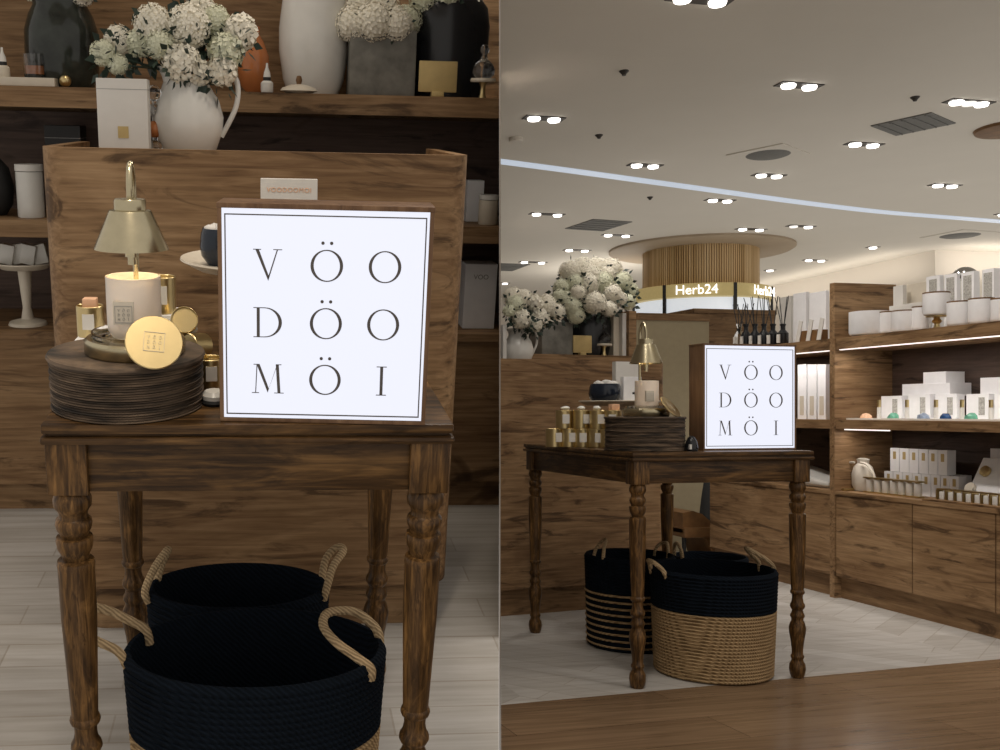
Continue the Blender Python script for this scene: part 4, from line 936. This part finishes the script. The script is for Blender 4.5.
for k,(a,b,c,y) in enumerate(((926,940,944,276),(944,957,961,274),(961,974,980,272),(982,994,1001,269),(1003,1018,1024,266))):
    sbox(a,b,c,y,zt,3.475,ms[k]+' from left of lace-patterned tall cartons on top shelf','whitebox',[(-.0,(sx(a,y,3.475).z-zt)*.62,.042,(sx(a,y,3.475).z-zt)*.6)],'lace-patterned cartons on the top shelf',markmat='stone')
a=sx(965,270,3.54); t=thing('silver_dome','shiny silver dome behind the lace-patterned cartons','dome',(3.54,a.y,zt)); hd=sx(965,267,3.54).z-zt
obj('dome',lathe(nb(),[(.055*math.cos(PI/2*k/10),hd-.055+.055*math.sin(PI/2*k/10)) for k in range(11)],seg=36,caps=False),'gold' if 0 else 'chrome' if 'chrome' in M else 'brass',t)
obj('dome_stem',lathe(nb(),[(0,0),(.05,0),(.02,.01),(.012,hd-.055),(.055,hd-.055)],seg=28,caps=False),'brass',t)
# middle shelf goods
slabt=thing('white_base_board','thin white board under cartons on the middle shelf','board',(3.30,0,zm)); ya=sx(846,420,3.30).y; obj('board',box(nb(),0,.24,1.65,ya,0,.008),'white',slabt,False)
zm2=zm+.008
crystals=[('green',893,'green'),('slate',923,'grey blue'),('blue',946,'deep blue'),('green',971,'pale green')]
for k,(a,b,c,y) in enumerate(((881,902,910,396),(908,930,938,394),(935,957,965,394),(966,989,1000,394),(994,1016,1024,394))):
    h=sx(a,y,3.42).z-zm2
    sbox(a,b,c,y,zm2,3.42,('first','second','third','fourth','fifth')[k]+' from left of front row pattern cartons, middle shelf','whitebox',[(.022,h*.5,.03,h*.7)],'front row cartons on the middle shelf',markmat='stone')
for k,(px,) in enumerate(((879,),(907,),(936,),(962,),(991,))):
    a=sx(px,405,3.36); hh=sx(px,400,3.36).z-zm2
    t=thing('slim_perfume_vial','slim white vial with gold cap, '+('first','second','third','fourth','fifth')[k]+' from left, middle shelf','vial',(3.36,a.y,zm2),0,'slim vials between the middle shelf cartons')
    obj('vial',lathe(nb(),[(0,0),(.009,0),(.009,hh*.6),(0,hh*.6)],seg=16,caps=False),'white',t); obj('gold_cap',lathe(nb(),[(0,hh*.6),(.008,hh*.6),(.008,hh),(0,hh)],seg=16,caps=False),'gold',t)
for m_,px,nm in crystals:
    a=sx(px,414,3.335); bm=nb(); bmesh.ops.create_icosphere(bm,subdivisions=2,radius=.024)
    for v in bm.verts: v.co=Vector((v.co.x*.9,v.co.y*1.1,abs(v.co.z)*1.1 if v.co.z>-.01 else -0.0))*(.85+.3*random.random())
    o=obj('crystal_cluster',bm,m_,smooth=False,loc=(3.335,a.y,zm2)); tag(o,nm+' rough crystal in front of the middle shelf cartons','crystal')
a=sx(866,415,3.34); bm=nb(); bmesh.ops.create_icosphere(bm,subdivisions=2,radius=.03)
for v in bm.verts: v.co.z=max(0,v.co.z)*.8; v.co.x*=.8
o=obj('salt_stone',bm,'peach',loc=(3.34,a.y,zm2)); tag(o,'peach rounded stone alone at left of the middle shelf','stone')
sbox(902,950,980,377,zm2+.1,3.45,'long flat white carton on top of the front row, middle shelf',h=.055)
sbox(923,946,965,365,zm2+.155,3.46,'topmost small white carton of the middle shelf pyramid',h=.05)
sbox(980,1000,1010,374,zm2+.1,3.45,'flat white carton stacked at right edge, middle shelf',h=.07)
for a_,nm in ((905,'under left end of the long flat carton'),(935,'under the middle of the long flat carton')): sbox(a_,a_+22,a_+30,400,zm2,3.485,'hidden back-row white carton '+nm,h=.1)
sbox(980,1000,1010,400,zm2,3.485,'hidden back-row white carton at the right edge',h=.1)
# lower ledge goods
gg='small cartons with gold label, lower shelf'
hz_=sx(895,442,3.44).z; h1=.098
lab=['first','second','third','fourth','fifth','sixth']
for k in range(6):
    a=890+k*9.6; xf=3.43
    sbox(a,a+9.2,a+9.2+(3 if k<5 else 9),442,zg+h1,xf,lab[k]+' from left of upper row gold-label cartons, lower shelf',mark=[(0,.075,.017,.034)],group=gg,h=.108)
for k in range(8):
    a=884+k*9.4
    sbox(a,a+9.0,a+9+(3 if k<7 else 8),468,zg,3.425,(lab+['seventh','eighth'])[k]+' from left of bottom row gold-label cartons, lower shelf',mark=[(0,.070,.016,.032)],group=gg,h=h1-.001)
for k,(a,b) in enumerate(((951,957),(959,966))): sbox(a,b,b+6,470,zg,3.50,('left','right')[k]+' of two cartons behind the display board, lower shelf',mark=[(0,.07,.015,.03)],group=gg,h=.10)
# drawstring pouch
a=sx(863,470,3.36); t=thing('drawstring_pouch','cream cloth pouch with looped drawstring at left of lower shelf','pouch',(3.36,a.y,zg))
bm=nb(); lathe(bm,[(0,0),(.045,.002),(.06,.03),(.062,.08),(.05,.115),(.03,.13),(.034,.15),(.02,.155),(0,.15)],seg=36,sx=.6,caps=False)
for v in bm.verts: 
    a2=math.atan2(v.co.y,v.co.x); v.co.x*=1+.05*math.sin(9*a2); v.co.y*=1+.04*math.sin(9*a2)
obj('pouch',bm,'cloth',t)
for s in (-1,1): obj('drawstring',tube(nb(),smooth_curve([(-.03,s*.02,.135),(-.035,s*.075,.125),(-.035,s*.115,.075),(-.035,s*.125,.01)],5),.0055,6),'cloth',t)
a=sx(848,480,3.33); t=thing('gold_soap_dish','small gold dish left of the cloth pouch','dish',(3.31,a.y,zg)); obj('dish',box(nb(),-.03,.03,-.035,.035,0,.012,.004),'gold',t)
# row of small roll-on bottles in a rack
t=thing('bottle_rack','narrow gold rack holding a row of small glass bottles','rack',(3.335,0,zg)); ya,yb_=sx(867,480,3.335).y,sx(921,480,3.335).y
obj('rack_base',box(nb(),-.016,.016,yb_-.006,ya+.006,0,.006),'gold',t,False); obj('rack_rail',box(nb(),-.018,.018,yb_-.006,ya+.006,.066,.072),'gold',t,False)
for k in range(7):
    px=870+k*8.0; a=sx(px,480,3.335)
    q=thing('small_glass_bottle',(lab+['seventh'])[k]+' from left of the small glass bottles in gold rack','bottle',(3.335,a.y,zg+.006),0,'small glass bottles in the gold rack')
    obj('bottle_body',lathe(nb(),[(0,0),(.0145,0),(.016,.002),(.016,.054),(0,.056)],seg=20,caps=False),'white',q); obj('gold_cap',lathe(nb(),[(0,.056),(.008,.056),(.008,.059),(0,.059)],seg=16,caps=False),'gold',q)
t=thing('wooden_tray','thin wooden tray under tiny gold-framed jars at right','tray',(3.30,0,zg)); ya,yb_=sx(931,490,3.30).y,sx(1030,490,3.30).y
obj('tray',box(nb(),-.045,.045,yb_,ya,0,.008,.002),'oak_y',t,False)
t=thing('jar_rail','gold rail framing the row of tiny white jars','rail',(3.30,0,zg+.008)); ya,yb_=sx(939,490,3.30).y,sx(1012,490,3.30).y
obj('rail_back',box(nb(),-.012,.02,yb_,ya,.040,.046),'gold',t,False)
for k in range(9): 
    y=sx(939.5+k*8.9,490,3.30).y; obj('rail_post',box(nb(),-.016,.016,y-.003,y+.003,0,.04),'gold',t,False)
for k in range(7):
    a=sx(944+k*8.9,490,3.30)
    q=obj('tiny_white_jar',box(nb(),-.013,.013,-.0125,.0125,0,.034,.003),'ceramic',loc=(3.30,a.y,zg+.008)); tag(q,(lab+['seventh'])[k]+' from left of tiny white jars in the gold rail','jar','tiny white jars in the gold rail')
# slanted display board with two gold pots
a=sx(983,470,3.36); t=thing('slanted_display_board','slanted white board with two gold round pots, lower shelf right','display board',(3.36,a.y-.03,zg+.004)); 
bm=nb(); box(bm,-.006,.006,-.24,.12,0,.20,.002); bmesh.ops.rotate(bm,cent=(0,0,0),matrix=Matrix.Rotation(.5,3,'Y'),verts=bm.verts); obj('board',bm,'whitebox',t,False)
for y_,z_ in ((.105,.055),(.07,.135)):
    bm=lathe(nb(),[(0,0),(.022,0),(.022,.014),(0,.016)],seg=28,caps=False); bmesh.ops.rotate(bm,cent=(0,0,0),matrix=Matrix.Rotation(-PI/2+.5,3,'Y'),verts=bm.verts)
    obj('gold_pot',bm,'gold' if z_>.1 else 'cream',t,loc=(z_*math.sin(.5)-.008,y_,z_*math.cos(.5)+.004))
sbox(990,1003,1010,430,zg,3.50,'plain white carton at right edge above slanted board',h=.22)
# unit left of the end panel: diffusers and cartons
t0=None
dn=['clear glass reed diffuser at far left of the diffuser row','black reed diffuser second from left','black reed diffuser third from left','black reed diffuser fourth from left','black reed diffuser fifth from left','black reed diffuser nearest the oak end panel']
for k,(px,m_) in enumerate(((739,'glass'),(746,'black'),(755,'black'),(764,'black'),(773,'black'),(783,'black'))):
    X=3.33; a=sx(px,340,X); h=max(.07,sx(px,324,X).z-zt); t=thing('reed_diffuser',dn[k],'reed diffuser',(X,a.y,zt),0,'reed diffusers on the top shelf' if k else None)
    obj('bottle',lathe(nb(),[(0,0),(.026,0),(.028,.004),(.028,h*.55),(.012,h*.72),(.012,h*.9),(.015,h*.92),(.015,h),(0,h)],seg=24,caps=False),m_,t)
    obj('bottle_label',box(nb(),-.03,-.024,-.012,.012,h*.1,h*.5),'white',t,False)
    top=sx(px,297 if k>1 else 304,X).z-zt
    for j in range(4):
        ang=(-.10+.07*j+random.uniform(-.02,.02)); L=top-h*.6
        obj('reed',tube(nb(),[(0,0,h*.6),(random.uniform(-.03,.03),ang*L*2.4,h*.6+L)],.0022,5),'matblack',t)
for k,(a,b,c,y) in enumerate(((793,806,808,293),(809,826,828,292))): sbox(a,b,c,y,zt,3.46,('left','right')[k]+' tall grey-white carton behind the tester cards','whitebox',None,'tall cartons behind the tester cards')
a=sx(785,340,3.42); sbox(779,791,794,297,zt,3.50,'tall white carton standing behind the black diffusers','white')
ya,yb_=sx(798,330,3.34).y,sx(825,330,3.34).y
t=thing('tester_card_holder','small brown wooden holder with white tester cards beside end panel','card holder',(3.35,(ya+yb_)/2,zt)); hh=max(.04,sx(810,331,3.35).z-zt)
obj('wooden_block',box(nb(),-.03,.03,-(ya-yb_)/2+.03,(ya-yb_)/2-.03,0,hh),'leather',t,False)
for k in range(3): 
    bm=box(nb(),-.002,.002,-.014,.014,0,hh+.055); bmesh.ops.rotate(bm,cent=(0,0,0),matrix=Matrix.Rotation(.25,3,'X'),verts=bm.verts); obj('tester_card',bm,'white',t,False,loc=(-.034,-.085+.08*k,0))
for k,(a,b) in enumerate(((796.5,805.5),(806.5,815.5),(816.5,825))):
    pa,pb=sx(a,400,3.34),sx(b,400,3.34); h=sx(a,365,3.34).z-zm
    make_carton(('left','middle','right')[k]+' of three tall clear-fronted tubes left of end panel',(3.37,(pa.y+pb.y)/2,zm),pa.y-pb.y-.004,.05,h,-PI/2,'whitebox',[(0,h*.25,.03,h*.35)],'tall tubes on the middle shelf',markmat='cream',side=0)
a=sx(815,480,3.36); t=thing('folded_white_cloth','soft folded white cloth on the lower shelf left of panel','cloth',(3.38,a.y,zg)); bm=nb(); box(bm,-.07,.07,-.16,.14,0,.09,.03); bmesh.ops.subdivide_edges(bm,edges=bm.edges[:],cuts=2,use_grid_fill=True)
for v in bm.verts: v.co.z*=.75+.25*math.sin(11*v.co.y)+.1*math.sin(30*v.co.x)
obj('cloth',bm,'ceramic',t)
# ------------------------------------------------------------------ light of the shop
sp=[(1.2,2.2),(2.4,1.9),(3.0,3.4),(1.3,3.5),(2.6,4.4),(2.3,6.0),(4.5,7.5),(2.0,8.5),(4.4,10.5),(7,10)]
for k,(x,y) in enumerate(sp): spot('downlight_beam',(x,y,CZ-.05),(34 if k<5 else 90),NEU,1.9,.08,.8)
for a,b in ((0,yp),(yp+.035,L_)):
    area('shelf_strip_light',(SX+.03,y0+(a+b)/2,zt-.068),.02,4.2 if a==0 else 1.6,(1,.93,.88),(0,.0,0),b-a-.1)
area('shelf_strip_light',(SX+.05,y0+yp-.16,zm-.052),.02,.35,(1,.93,.88),(0,0,0),.26)
area('cove_glow',(6.8,12.6,CZ-.9),.3,25,(1,.93,.84),(PI,0,.2),3.0)
def aim(x,y,tx,ty,tz,e,ang=.9,col=NEU):
    d=Vector((tx-x,ty-y,tz-CZ+.05)); spot('added_fill_spot',(x,y,CZ-.05),e,col,ang,.07,.7,d.to_track_quat('-Z','Y').to_euler())
aim(1.9,2.6,3.4,3.0,.9,62); aim(1.9,3.7,3.4,3.9,.9,62); aim(2.0,4.6,3.4,4.7,.9,60); aim(.9,2.4,1.6,4.3,.7,95)  # added fill spots that brighten the shelf goods and the counter panel
for p_,q_ in ((wa,wb),(wb,wc)):
    m_=(p_+q_)/2; d_=(q_-p_); n_=Vector((d_.y,-d_.x,0)).normalized()*.35
    if n_.dot(m_)>0: n_=-n_
    area('cove_light',(m_.x+n_.x,m_.y+n_.y,CZ-.42),.12,8,(1,.90,.78),(PI,0,-math.atan2(d_.x,d_.y)),d_.length*.95)

w=bpy.data.worlds.new('shop_ambient'); bpy.context.scene.world=w; w.use_nodes=True; bg=w.node_tree.nodes['Background']; bg.inputs[0].default_value=(1,.93,.85,1); bg.inputs[1].default_value=.62
for o in C.objects:
    if o.parent is None and 'category' in o and .05<o.location.z<2.5: o.location.z+=.0006
# ------------------------------------------------------------------ put the close-up area in place
for o in SETA: o.matrix_world = MA@(Matrix.LocRotScale(o.location,o.rotation_euler,o.scale))
# ------------------------------------------------------------------ camera
cam=bpy.data.cameras.new('camera'); co=bpy.data.objects.new('camera',cam); C.objects.link(co); co.location=(0,0,H); co.rotation_euler=(PI/2,0,-BT)
cam.sensor_width=36; cam.sensor_fit='HORIZONTAL'; cam.lens=36; cam.shift_x=.150; cam.shift_y=.037; cam.clip_end=100; cam.clip_start=.05
s=bpy.context.scene; s.camera=co; s.view_settings.view_transform='Standard'; s.view_settings.look='None'; s.view_settings.exposure=0; s.view_settings.gamma=1; s.view_settings.use_curve_mapping=False
